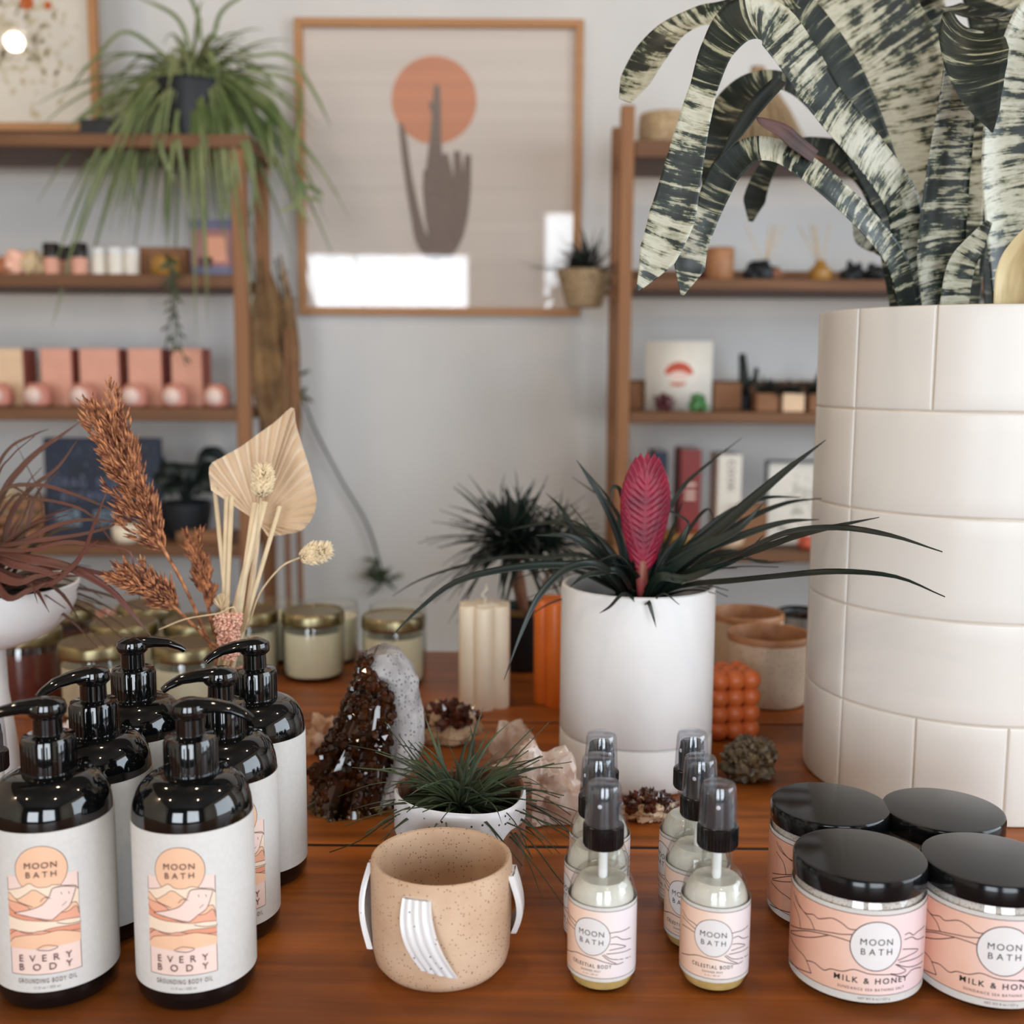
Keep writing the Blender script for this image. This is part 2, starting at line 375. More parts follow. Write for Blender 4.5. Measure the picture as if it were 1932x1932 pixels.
def smooth(pts, n):
    p = [Vector(q) for q in pts]
    if len(p) == 2: return [p[0].lerp(p[1], i / n) for i in range(n + 1)]
    p = [p[0] * 2 - p[1]] + p + [p[-1] * 2 - p[-2]]; out = []; k = len(p) - 3
    for i in range(n + 1):
        x = i / n * k; a = min(int(x), k - 1); t = x - a; p0, p1, p2, p3 = p[a:a + 4]
        out.append(.5 * ((2 * p1) + (p2 - p0) * t + (2 * p0 - 5 * p1 + 4 * p2 - p3) * t * t + (3 * p1 - p0 - 3 * p2 + p3) * t ** 3))
    return out
def tag(o, label, cat, group=None, kind=None):
    o['label'] = label; o['category'] = cat
    if group: o['group'] = group
    if kind: o['kind'] = kind
    return o
def thing(name, label, cat, loc, rz=0, group=None):
    o = bpy.data.objects.new(name, None); COL.objects.link(o); o.location = loc; o.rotation_euler.z = rz
    o.empty_display_size = .02
    return tag(o, label, cat, group)
def dup(o, parent=None):
    c = o.copy(); COL.objects.link(c); c.parent = parent
    for ch in [k for k in o.children]: dup(ch, c)
    return c
def place(o, loc, rz=0, label=None, group=None):
    o.location = loc; o.rotation_euler.z = rz
    if label: o['label'] = label
    if group: o['group'] = group
    return o
def structure(name, mb, m, sharp=30):
    o = mb.build(name, m, None, sharp); o['kind'] = 'structure'; return o
def text2d(body, size, space=1.0, align='CENTER', weight=-.001):
    c = bpy.data.curves.new('t', 'FONT'); c.body = body; c.size = size; c.space_character = space; c.align_x = align
    c.resolution_u = 3; c.offset = size * weight
    o = bpy.data.objects.new('t', c); COL.objects.link(o)
    bpy.context.view_layer.update()
    me = bpy.data.meshes.new_from_object(o.evaluated_get(bpy.context.evaluated_depsgraph_get()))
    vs = [tuple(v.co) for v in me.vertices]; fs = [tuple(p.vertices) for p in me.polygons]
    bpy.data.objects.remove(o); bpy.data.curves.remove(c); bpy.data.meshes.remove(me)
    return vs, fs
# ================================================================== the room
def slab(name, x0, x1, y0, y1, z0, z1, m):
    return structure(name, MB().box(((x0 + x1) / 2, (y0 + y1) / 2, (z0 + z1) / 2), (x1 - x0, y1 - y0, z1 - z0)), m)
slab('floor', RX0, RX1, RY0, RY1, -.1, 0, 'floor')
slab('ceiling', RX0, RX1, RY0, RY1, RZ1, RZ1 + .1, 'ceiling')
slab('wall_back', RX0 - .1, RX1 + .1, RY1, RY1 + .1, 0, RZ1, 'wall')
slab('wall_left', RX0 - .1, RX0, RY0, RY1, 0, RZ1, 'wall_side')
def holed(name, axis, c0, c1, a0, a1, holes, m):   # a wall with window holes: (from, to, sill, head)
    mb = MB()
    def bxx(p0, p1, z0, z1):
        if axis == 'y': mb.box(((p0 + p1) / 2, (c0 + c1) / 2, (z0 + z1) / 2), (p1 - p0, c1 - c0, z1 - z0))
        else: mb.box(((c0 + c1) / 2, (p0 + p1) / 2, (z0 + z1) / 2), (c1 - c0, p1 - p0, z1 - z0))
    x = a0
    for h0, h1, z0, z1 in holes:
        bxx(x, h0, 0, RZ1); bxx(h0, h1, 0, z0); bxx(h0, h1, z1, RZ1); x = h1
    bxx(x, a1, 0, RZ1); return structure(name, mb, m)
WF = [(-1.60, -.30, .60, 2.0), (.20, 1.70, .60, 2.30)]
holed('wall_front', 'y', RY0 - .1, RY0, RX0 - .1, RX1 + .1, WF, 'wall_dark')
holed('wall_right', 'x', RX1, RX1 + .1, RY0, RY1, [(-.85, 1.15, .75, 2.35)], 'wall_side')
def window(name, axis, c, h):
    a0, a1, z0, z1 = h; mb = MB(); t = .035
    def b(p, q, z, zz):
        if axis == 'y': mb.box(((p + q) / 2, c, (z + zz) / 2), (q - p, .05, zz - z))
        else: mb.box((c, (p + q) / 2, (z + zz) / 2), (.05, q - p, zz - z))
    b(a0, a0 + t, z0, z1); b(a1 - t, a1, z0, z1); b(a0 + t, a1 - t, z0, z0 + t); b(a0 + t, a1 - t, z1 - t, z1)
    o = structure(name, mb, 'white_plastic')
    g = MB()
    if axis == 'y': g.box(((a0 + a1) / 2, c - .02, (z0 + z1) / 2), (a1 - a0 - .07, .005, z1 - z0 - .07))
    else: g.box((c + .02, (a0 + a1) / 2, (z0 + z1) / 2), (.005, a1 - a0 - .07, z1 - z0 - .07))
    g.build('window_pane', 'glass', o)
window('window_1', 'y', RY0 - .05, WF[0]); window('window_2', 'y', RY0 - .05, WF[1])
window('window_3', 'x', RX1 + .05, (-.85, 1.15, .75, 2.35))
for i, q in enumerate(LAMPS):
    t = thing('ceiling_spotlight', 'white ceiling spotlight with a warm bulb', 'light', (q[0], q[1], RZ1), 0, 'ceiling spotlights')
    MB().lathe([(0, 0), (.05, 0), (.05, -.012), (.012, -.016), (.012, -.06), (.04, -.075), (.045, -.13), (.041, -.13), (.036, -.08), (0, -.075)], 24).build('lamp_shade', 'white_plastic', t)

# ================================================================== table
tb = thing('display_table', 'brown oiled wooden display table of long planks that carries all the bottles and pots', 'table', (0, 0, 0), R(-.35))
EDGE = [-.10, .21, .513, .815, 1.118, 1.412]
for i in range(5):
    a, b = EDGE[i] + .0028, EDGE[i + 1] - .0028
    MB().box((0.05, (a + b) / 2, TZ - .014), (2.5, b - a, .028), bev=.0007).build('plank', 'table', tb, 30, loc=(0, 0, 0))
M['gap_shade'] = mat('plank_gap_shade', (20, 13, 9), .8)
for e in EDGE[1:5]: MB().box((.05, e, TZ - .0085), (2.498, .0055, .015)).build('gap_shade_strip', 'gap_shade', tb)  # dark strips added in the open plank gaps, standing in for their shade
M['table_dark'] = wood('table_underframe', (60, 32, 18), (96, 54, 30), 'x', .5)
MB().box((.05, .02, TZ - .075), (2.3, .03, .09)).box((.05, 1.33, TZ - .075), (2.3, .03, .09)).box((-1.1, .67, TZ - .075), (.03, 1.28, .09)).box((1.2, .67, TZ - .075), (.03, 1.28, .09)).box((.05, .67, TZ - .06), (2.3, 1.28, .012)).build('apron', 'table_dark', tb)
for x in (-1.1, 1.2):
    for y in (.04, 1.32): MB().box((x, y, (TZ - .028) / 2), (.07, .07, TZ - .028), bev=.004).build('leg', 'table_dark', tb)

# ================================================================== printed labels wrapped round a cylinder
class Wrap:
    """carries a drawing measured on the photo's front view (X, Y) onto the cylinder that wears it"""
    def __init__(s, cx, half, Rr, hh, k, Xe, Ye, ze, sl=0):
        s.cx, s.half, s.R, s.hh, s.k, s.sl = cx, half, Rr, hh, k, sl; s.te = s.th(Xe); s.Ye = Ye - hh * cos(s.te) - sl * Xe; s.ze = ze
    def th(s, X): return math.asin(max(-.999, min(.999, (X - s.cx) / s.half)))
    def uv(s, X, Y): t = s.th(X); return t, s.ze - ((Y - s.hh * cos(t) - s.sl * X) - s.Ye) / s.k
    def pt(s, t, z, lift=0.0): r = s.R + lift; return Vector((r * sin(t), -r * cos(t), z))
    def line(s, mb, pts, wd, lift, mi=0, raw=False):
        q = [p if raw else s.uv(*p) for p in pts]
        q = smooth([(a, b, 0) for a, b in q], max(4, 4 * (len(q) - 1))) if len(q) > 2 else [Vector((a, b, 0)) for a, b in q]
        r1, r2 = [], []
        for i, p in enumerate(q):
            a, b = q[max(i - 1, 0)], q[min(i + 1, len(q) - 1)]; d = Vector(((b.x - a.x) * s.R, b.y - a.y)); d = d.normalized() if d.length else Vector((1, 0))
            nx, nz = -d.y * wd / 2, d.x * wd / 2
            r1.append(s.pt(p.x + nx / s.R, p.y + nz, lift)); r2.append(s.pt(p.x - nx / s.R, p.y - nz, lift))
        mb.grid([r1, r2], False, mi)
    def panel(s, mb, t0, t1, z0, z1, lift, mi=0, n=24):
        ts = [t0 + (t1 - t0) * i / n for i in range(n + 1)]
        mb.grid([[s.pt(t, z0, lift) for t in ts], [s.pt(t, z1, lift) for t in ts]], False, mi, [(t, 0) for t in ts] + [(t, 1) for t in ts])
    def band(s, mb, top, bot, lift, mi=0, n=28):        # area between two lines given in (t, z)
        def f(L, t):
            for (a, za), (b, zb) in zip(L, L[1:]):
                if a <= t <= b: return za + (zb - za) * (t - a) / max(b - a, 1e-9)
            return L[0][1] if t < L[0][0] else L[-1][1]
        a, b = top[0][0], top[-1][0]; ts = [a + (b - a) * i / n for i in range(n + 1)]
        mb.grid([[s.pt(t, f(bot, t), lift) for t in ts], [s.pt(t, max(f(top, t), f(bot, t)), lift) for t in ts]], False, mi)
    def disc(s, mb, t, z, r, lift, mi=0, n=40, zmin=None):
        vs = [s.pt(t, z, lift)]; fs = []; rings = 4
        for j in range(1, rings + 1):
            for i in range(n):
                a = 2 * pi * i / n; zz = z + r * j / rings * sin(a)
                if zmin is not None: zz = max(zz, zmin)
                vs.append(s.pt(t + r * j / rings * cos(a) / s.R, zz, lift))
        for i in range(n): fs.append((0, 1 + i, 1 + (i + 1) % n))
        for j in range(1, rings):
            for i in range(n):
                a, b = 1 + (j - 1) * n + i, 1 + (j - 1) * n + (i + 1) % n; fs.append((a, a + n, b + n, b))
        mb.add(vs, fs, mi)
    def ring(s, mb, t, z, r, wd, lift, mi=0, n=48, a0=0, a1=2 * pi):
        rr = []
        for q in (r - wd / 2, r + wd / 2): rr.append([s.pt(t + q * cos(a0 + (a1 - a0) * i / n) / s.R, z + q * sin(a0 + (a1 - a0) * i / n), lift) for i in range(n + 1)])
        mb.grid(rr, False, mi)
    def spaced(s, mb, body, t, z, cap, lift, span):
        for i, ch in enumerate(body): s.text(mb, ch, t + (-span / 2 + span * (i + .0) / (len(body) - 1)) * .82 / s.R, z, cap, lift)
    def text(s, mb, body, t, z, cap, lift, space=1.3, mi=0, width=None, weight=-.001):
        vs, fs = text2d(body, cap / .70, space, weight=weight)
        if not vs: return
        xs = [v[0] for v in vs]; mid = (max(xs) + min(xs)) / 2; sc = width / (max(xs) - min(xs)) if width else 1
        mb.add([s.pt(t + (v[0] - mid) * sc / s.R, z + v[1] - cap / 2, lift) for v in vs], fs, mi)

# ------------------------------------------------------------------ body oil pump bottles
RO = .0343
def oil_bottle():
    t = thing('pump_bottle', 'x', 'bottle', (0, 0, 0), 0, 'black pump bottles of body oil')
    prof = [(0, 0.001), (.026, 0), (.0318, .0015), (.0338, .005), (RO - .0003, .009), (RO - .0003, .1075)]
    for i in range(1, 11):
        a = pi / 2 * i / 10; prof.append((.0150 + (RO - .0153) * cos(a) ** .85, .1075 + .0225 * sin(a)))
    prof += [(.0135, .132), (.0135, .137), (0, .137)]
    MB().lathe(prof, 72).build('bottle_body', 'black_gloss', t)
    W = Wrap(1446, 441, RO, 190, 12880, 1340, 788, .0845, -.12)
    lb = MB(); Z0, Z1 = .0127, .1058
    lb.lathe([(RO - .0002, Z0), (RO + .00015, Z0), (RO + .00015, Z1), (RO - .0002, Z1)], 72)
    lab = lb.build('label', 'paper', t)
    art = MB(); mats = ['blush', 'peach', 'salmon', 'cream_print', 'coral_print', 'ink_brown', 'ink']
    tl, tr = W.te - .56, W.te + .56; lf = .0003; zb, zt = .0235, .0808
    W.panel(art, tl, tr, zb, zt, lf, 0)
    W.disc(art, W.te, .0845, .0139, lf + .00006, 1); W.ring(art, W.te, .0845, .0139, .0003, lf + .00009, 5)
    def hills(pts, bot, mi, k):
        top = [W.uv(*p) for p in pts]; top = [(max(tl, min(tr, a)), b) for a, b in top]
        b2 = [(top[0][0], bot), (top[-1][0], bot)] if not isinstance(bot, list) else [(max(tl, min(tr, W.uv(*p)[0])), W.uv(*p)[1]) for p in bot]
        W.band(art, top, b2, lf + .00006 + .00005 * k, mi, 40); W.line(art, top, .00032, lf + .00006 + .00005 * k + .00002, 5, raw=True)
    LO = [(1080, 1325), (1200, 1362), (1290, 1378), (1440, 1362), (1620, 1322)]
    hills([(1085, 895), (1150, 915), (1215, 905), (1265, 880), (1310, 912), (1380, 915), (1420, 900), (1500, 912), (1560, 915), (1615, 935)], LO, 3, 1)
    hills([(1085, 920), (1140, 940), (1180, 990), (1240, 960), (1290, 930), (1350, 970), (1400, 1010), (1480, 1060), (1560, 1040), (1615, 1090)], LO, 1, 2)
    hills([(1085, 960), (1130, 990), (1170, 1010), (1230, 1040), (1290, 1090), (1380, 1100), (1500, 1110), (1560, 1070), (1615, 1120)], LO, 2, 3)
    hills([(1085, 1010), (1140, 1060), (1200, 1110), (1260, 1130), (1340, 1160), (1440, 1190), (1540, 1170), (1615, 1180)], LO, 4, 4)
    hills([(1085, 1085), (1150, 1120), (1220, 1150), (1310, 1165), (1420, 1175), (1500, 1165), (1615, 1150)], LO, 3, 5)
    hills([(1085, 1200), (1150, 1215), (1200, 1235), (1290, 1250), (1400, 1225), (1500, 1215), (1615, 1195)], LO, 4, 6)
    hills([(1085, 1235), (1170, 1225), (1240, 1255), (1330, 1240), (1420, 1260), (1520, 1255), (1615, 1240)], LO, 2, 7)
    hills([(1085, 1290), (1160, 1275), (1240, 1265), (1330, 1265), (1440, 1245), (1540, 1260), (1615, 1262)], LO, 1, 8)
    # pale flowing shape across the hills
    A = [(1165, 1090), (1260, 1075), (1340, 1045), (1390, 985), (1415, 925), (1490, 915), (1565, 925)]
    B = [(1165, 1092), (1240, 1120), (1330, 1148), (1400, 1160), (1460, 1110), (1520, 1060), (1565, 930)]
    W.band(art, [W.uv(*p) for p in A], [W.uv(*p) for p in B], lf + .0006, 0, 40)
    W.line(art, A, .00035, lf + .00063, 5); W.line(art, B, .00035, lf + .00063, 5)
    for L in ([(1465, 955), (1472, 975)], [(1515, 955), (1520, 975)], [(1470, 1060), (1500, 1030)], [(1330, 1020), (1360, 990), (1400, 1000)], [(1180, 990), (1200, 1015), (1280, 1055)], [(1430, 1185), (1500, 1200), (1590, 1190)], [(1290, 1378), (1350, 1350), (1430, 1366), (1380, 1392), (1300, 1384)]):
        W.line(art, L, .00030, lf + .00064, 5)
    for (a, b) in (((tl, zb), (tl, zt - .001)), ((tr, zb), (tr, zt - .001)), ((tl, zb), (tr, zb))):
        pts = [(a[0] + (b[0] - a[0]) * i / 8, a[1] + (b[1] - a[1]) * i / 8) for i in range(9)]; W.line(art, pts, .0003, lf + .0001, 5, raw=True)
    art.build('printed_artwork', mats, lab, None)
    tx = MB(); l2 = lf + .0008
    W.spaced(tx, 'MOON', W.te, .0875, .0035, l2, .0165); W.spaced(tx, 'BATH', W.te, .0822, .0034, l2, .0160)
    tx.build('printed_brand_text', 'ink_brown', lab, None); tx = MB()
    for row, z in (('EVERY', .0334), ('BODY', .0282)):
        for i, ch in enumerate(row): W.text(tx, ch, W.te + (-.0125 + .025 * i / (len(row) - 1)) / W.R, z, .0040, l2)
    tx.build('printed_name_text', 'ink_brown', lab, None); tx = MB()
    W.text(tx, 'GROUNDING BODY OIL', W.te + .02, .0200, .0027, l2, width=.031)
    tx.build('printed_text', 'ink_brown', lab, None); tx = MB()
    W.text(tx, '11 fl oz / 325 ml', W.te + .02, .0160, .0015, l2, width=.0135)
    tx.build('printed_text', 'ink_brown', lab, None)
    p = bpy.data.objects.new('pump', None); COL.objects.link(p); p.parent = t
    mb = MB(); prof = [(.0135, .128), (.0150, .1285), (.0150, .1485), (.0142, .1505), (.009, .1512), (.0082, .1518), (.0080, .163), (.0070, .1635)]
    mb.lathe(prof, 60)
    for i in range(36):
        a = 2 * pi * i / 36; mb.tube([(.0150 * cos(a), .0150 * sin(a), .1292), (.0150 * cos(a), .0150 * sin(a), .1478)], .00035, 4)
    mb.build('collar', 'black_gloss', p)
    mb = MB(); mb.lathe([(0, .1615), (.0085, .1615), (.0105, .1635), (.0110, .1665), (.0100, .1700), (.006, .1722), (0, .1730)], 40)
    mb.tube([(-.006, 0, .1668), (.004, 0, .1683), (.014, 0, .1682), (.024, 0, .1666), (.032, 0, .1628), (.0352, 0, .1602)], [.006, .0080, .0064, .0052, .0040, .0034], 14, flat=.62)
    mb.build('pump_nozzle', 'black_gloss', p)
    return t
def oil_place(o, px, y, nozz, turn, label):
    x = bx(px, y, TZ + .08); place(o, (x, y, TZ), face(x, y) + turn, label)
    [c for c in o.children if c.name.startswith('pump')][0].rotation_euler.z = nozz - turn
OIL = [(366, .622, R(-14), 0, 'black pump bottle in front with its spout turned right, nearest the sand pot'),
       (101, .622, R(176), R(2), 'black pump bottle at the left front, its spout turned left, white body oil label'),
       (185, .69, R(207), R(-25), 'black pump bottle behind the left front bottle, spout curving down to the left'),
       (258, .768, R(5), R(-30), 'rearmost left black pump bottle with its long spout pointing right'),
       (423, .69, R(182), R(25), 'middle black pump bottle of the right row, picture label half hidden, spout left'),
       (485, .768, R(200), R(-75), 'rearmost right black pump bottle with a plain strip of label, beside the brown crystal')]
ob = oil_bottle()
for i, (px, y, nz, tn, lb) in enumerate(OIL):
    oil_place(ob if i == 0 else dup(ob), px, y, nz, tn, lb)

# ------------------------------------------------------------------ bath salt jars
RJ = .0385
def salt_jar():
    t = thing('salt_jar', 'x', 'jar', (0, 0, 0), 0, 'bath salt jars with black lids')
    MB().lathe([(0, .0018), (.030, .0018), (.0345, .004), (.0362, .0085), (.0366, .060), (.034, .064), (0, .0645)], 64).build('bath_salt', 'salt', t)
    MB().lathe([(0, 0), (.031, 0), (.0362, .003), (RJ - .0008, .008), (RJ - .0005, .061), (.0365, .0645), (.036, .070), (.035, .070), (.0354, .0640), (.0375, .0605), (.0376, .009), (.0350, .0045), (.030, .0018), (0, .0018)], 64).build('jar_glass', 'glass', t)
    MB().lathe([(0, .0645), (.0362, .0645), (.0382, .0650), (.0385, .0660), (.0385, .0755), (.0378, .0768), (.036, .0772), (0, .0772)], 72).build('lid', 'black_satin', t)
    W = Wrap(700, 487, RJ, 228, 11900, 845, 1275, .0395, .15); lf = .0002
    lb = MB(); z0, z1 = .0055, .0605
    W.panel(lb, -2.3, 1.75, z0, z1, 0, 0, 60); lab = lb.build('label', 'paper', t)
    a = MB(); za, zb = .0102, .0578
    W.panel(a, -2.2, 1.66, za, zb, lf, 0, 60)
    for z in (za, zb): W.line(a, [(-2.2 + 3.86 * i / 50, z) for i in range(51)], .00035, lf + .00008, 1, raw=True)
    for tt in (-2.2, 1.66): W.line(a, [(tt, za), (tt, zb)], .00035, lf + .00008, 1, raw=True)
    LN = [[(245, 870), (270, 950), (330, 1030), (380, 1090), (415, 1165)], [(245, 950), (290, 1050), (310, 1150)], [(262, 905), (300, 990), (345, 1040), (400, 1050), (440, 1080), (530, 1075), (600, 1110), (650, 1150), (705, 1158)],
          [(228, 1125), (300, 1150), (400, 1160), (520, 1178), (600, 1190), (680, 1190)], [(228, 1170), (340, 1168), (430, 1180), (515, 1197), (600, 1220), (662, 1240)],
          [(228, 1180), (300, 1208), (400, 1216), (515, 1197)], [(222, 1190), (280, 1290), (340, 1350), (370, 1400), (402, 1478)], [(222, 1385), (300, 1445), (402, 1478)],
          [(362, 1385), (420, 1400), (490, 1450), (540, 1440), (620, 1455), (700, 1440), (800, 1470), (900, 1475), (960, 1475), (1040, 1490), (1085, 1445)],
          [(1030, 1190), (1060, 1175), (1090, 1190), (1120, 1165), (1170, 1120)], [(1028, 1225), (1080, 1205), (1120, 1222), (1170, 1200)],
          [(1020, 1292), (1080, 1290), (1130, 1295), (1060, 1340), (990, 1372)], [(1000, 1385), (1080, 1370), (1170, 1320)], [(975, 1400), (1020, 1425), (1050, 1447), (1000, 1470), (945, 1468)], [(985, 1400), (1070, 1420), (1170, 1380)], [(1085, 1445), (1120, 1430), (1160, 1425)]]
    for L in LN: W.line(a, L, .00055, lf + .00008, 1)
    W.disc(a, W.te, .0395, .0146, lf + .00012, 2); W.ring(a, W.te, .0395, .0146, .00055, lf + .00018, 1)
    a.build('printed_artwork', ['salt_print', 'ink_brown', 'emblem_white'], lab, None)
    x = MB(); l2 = lf + .00025
    W.spaced(x, 'MOON', W.te, .0420, .0038, l2, .0180); W.spaced(x, 'BATH', W.te, .0362, .0038, l2, .0180)
    x.build('printed_brand_text', 'ink', lab, None); x = MB()
    W.text(x, 'MILK & HONEY', W.te - .03, .0187, .0034, l2, width=.0430, weight=.010); x.build('printed_text', 'ink', lab, None)
    x = MB(); W.text(x, 'SUNDANCE SEA BATHING SALT', W.te - .03, .0135, .0016, l2, width=.0385)
    x.build('printed_text', 'ink_brown', lab, None); x = MB()
    W.text(x, 'NET WT 8 oz / 227 g', W.te, .0080, .0013, l2, width=.0180); x.build('printed_text', 'ink_brown', lab, None)
    return t
sj = salt_jar()
for i, (px, y, tn, lb) in enumerate([(1617, .633, 0, 'front left of the four black-lidded bath salt jars, MOON BATH circle fully in view'),
                                     (1860, .628, R(-1), 'front right black-lidded bath salt jar, cut off by the edge of the picture'),
                                     (1562, .712, R(12), 'back left black-lidded bath salt jar, orange side of its label showing beside the wood'),
                                     (1774, .703, R(30), 'back right black-lidded bath salt jar, only its lid showing in front of the tiled planter')]):
    x = bx(px, y, TZ + .04); place(sj if i == 0 else dup(sj), (x, y, TZ), face(x, y) + tn, lb)

# ------------------------------------------------------------------ mist spray bottles
RS = .0203
def spray():
    t = thing('spray_bottle', 'x', 'bottle', (0, 0, 0), 0, 'clear mist spray bottles')
    inn = [(0, .0016), (.013, .0016), (.0172, .0035), (.0188, .007), (.0189, .0135)]
    MB().lathe(inn + [(.0189, .0138), (0, .0138)], 48).build('sediment', 'sediment', t)
    top = [(.0189, .0138)] + [(.0189, .050)] + [(.0100 + .0089 * cos(a * pi / 2 / 8), .050 + .0165 * sin(a * pi / 2 / 8)) for a in range(1, 7)] + [(0, .0645)]
    MB().lathe([(0, .0139)] + top, 48).build('liquid', 'liquid', t)
    o = [(0, 0), (.014, 0), (.0185, .0018), (.0200, .0060), (RS - .0003, .009), (RS - .0003, .0520)]
    o += [(.0092 + (RS - .0095) * cos(a * pi / 2 / 9) ** .9, .052 + .019 * sin(a * pi / 2 / 9)) for a in range(1, 10)] + [(.0090, .073), (.0088, .085), (.0082, .085), (.0084, .073)]
    MB().lathe(o, 56).build('bottle_glass', 'glass', t)
    MB().lathe([(0, .086), (.0028, .086), (.0028, .0655), (.0016, .064), (.0016, .012), (0, .012)], 16).build('dip_tube', 'white_plastic', t)
    c = MB(); c.lathe([(.0085, .0845), (.0114, .0845), (.0118, .0852), (.0118, .0972), (.0110, .098), (.0088, .0985), (.0088, .108), (.0080, .1125), (.0078, .1155), (.0065, .1165), (0, .1165)], 48)
    for i in range(40): a = 2 * pi * i / 40; c.tube([(.0118 * cos(a), .0118 * sin(a), .0856), (.0118 * cos(a), .0118 * sin(a), .0966)], .00028, 4)
    sp = c.build('sprayer', 'black_plastic', t)
    MB().ball((0, -.0086, .1105), .0013, 12, sc=(1, .5, 1)).build('spray_hole', 'white_plastic', sp)
    MB().lathe([(.0113, .0982), (.0108, .1100), (.0101, .1200), (.0094, .1222), (.007, .1232), (0, .1234), (0, .1226), (.0068, .1224), (.0090, .1214), (.0096, .1198), (.0103, .110), (.0108, .0982)], 48).build('overcap', 'cap_clear', t)
    W = Wrap(1035, 221, RS, 112, 10540, 1028, 1390, .0370, .08); lf = .00012
    lb = MB(); W.panel(lb, -2.4, 2.4, .0098, .0550, 0, 0, 60); lab = lb.build('label', 'paper', t)
    a = MB(); za, zb = .0122, .0528
    W.panel(a, -2.4, 2.4, za, zb, lf, 0, 60)
    for z in (za, zb): W.line(a, [(-2.4 + 4.8 * i / 60, z) for i in range(61)], .0003, lf + .00006, 1, raw=True)
    LN = [[(832, 1205), (860, 1260), (900, 1290), (925, 1310)], [(832, 1245), (870, 1290), (915, 1330)], [(832, 1300), (870, 1325), (910, 1352)], [(832, 1490), (880, 1500), (930, 1500), (985, 1515), (1060, 1530), (1120, 1545), (1180, 1550), (1215, 1530)],
          [(1140, 1355), (1170, 1345), (1200, 1335), (1240, 1300)], [(1150, 1385), (1180, 1372), (1210, 1385), (1245, 1370)], [(1145, 1425), (1180, 1420), (1225, 1427), (1180, 1450), (1140, 1465)], [(1125, 1490), (1170, 1480), (1245, 1440)], [(1100, 1500), (1140, 1530), (1180, 1545)], [(1110, 1495), (1160, 1520), (1245, 1490)]]
    for L in LN: W.line(a, L, .00045, lf + .00006, 1)
    W.disc(a, W.te, .0370, .0112, lf + .0001, 2); W.ring(a, W.te, .0370, .0112, .00035, lf + .00014, 1)
    a.build('printed_artwork', ['mist_print', 'ink_brown', 'emblem_white'], lab, None)
    x = MB(); l2 = lf + .0002
    W.spaced(x, 'MOON', W.te, .0391, .0033, l2, .0150); W.spaced(x, 'BATH', W.te, .0340, .0031, l2, .0145)
    x.build('printed_brand_text', 'ink', lab, None); x = MB()
    W.text(x, 'CELESTIAL BODY', W.te, .0195, .0022, l2, width=.0245, weight=.008)
    W.text(x, 'SHIMMER MIST', W.te, .0164, .0012, l2, width=.0120); W.text(x, '2 oz / 60 ml', W.te, .0144, .0009, l2, width=.0085)
    x.build('printed_text', 'ink', lab, None)
    return t
sb = spray()
for i, (px, y, tn, lb) in enumerate([(1351, .627, 0, 'front right clear spray bottle, its MOON BATH circle facing straight forward'),
                                     (1137, .627, R(-16), 'front left clear spray bottle beside the sand pot, its circle turned to the left'),
                                     (1317, .672, R(-24), 'middle clear spray bottle of the right file, half its label showing'),
                                     (1302, .720, R(-60), 'rearmost clear spray bottle of the right file, before the white cylinder planter'),
                                     (1126, .672, R(-70), 'middle clear spray bottle of the left file, cap with a white dot'),
                                     (1132, .716, R(40), 'rearmost clear spray bottle of the left file, mostly its cap showing'),
                                     (-14, .745, R(10), 'clear-capped spray bottle cut off by the left picture edge behind the pump bottles')]):
    x = bx(px, y, TZ + .06); place(sb if i == 0 else dup(sb), (x, y, TZ), face(x, y) + tn, lb)

# ------------------------------------------------------------------ sand pot with ribbed white straps
y = .645; x = bx(833, y, TZ + .05)
t = thing('strap_pot', 'round speckled sand-coloured pot with white ribbed straps, empty, in front', 'pot', (x, y, TZ), face(x, y))
MB().lathe([(0, .0004), (.030, 0), (.0365, .0022), (.0402, .0068), (.0416, .013), (.0424, .03), (.0428, .0655), (.0424, .0685), (.0412, .0694), (.0396, .0688), (.0388, .066), (.0385, .02), (.036, .009), (.03, .006), (0, .006)], 80).build('pot_body', 'sand_clay', t)
def strap_mesh(base):
    mb = MB(); rows = []; n = 26; m = 32
    for i in range(n + 1):
        f = i / n; z = .0618 - .0445 * f
        dev = (-.19 + .30 * f ** 2.0)           # drifts to the right as it comes down
        bow = .0018 + .0048 * sin(pi * f) ** 1.1
        row = []
        for j in range(m + 1):
            u = -1 + 2 * j / m; th = base + dev + u * (.0082 + .0022 * f) / .043
            e = .0013 * abs(cos(u * pi * 2.0)) ** .6 if abs(u) < .97 else -.0006
            row.append(Vector(((.0425 + bow + e) * sin(th), -(.0425 + bow + e) * cos(th), z - .0028 * u * f)))
        back = []
        for j in range(m, -1, -8):
            u = -1 + 2 * j / m; th = base + dev + u * (.0082 + .0022 * f) / .043; q = .0425 + bow - .0022
            back.append(Vector((q * sin(th), -q * cos(th), z - .0028 * u * f)))
        rows.append(row + back)
    k = len(rows[0]); rows = [[sum(rows[0], Vector()) / k] * k] + rows + [[sum(rows[-1], Vector()) / k] * k]
    mb.grid(rows, True); return mb
for b in (-8, -99, 91, 171): strap_mesh(R(b)).build('strap', 'white_glaze', t, 50)
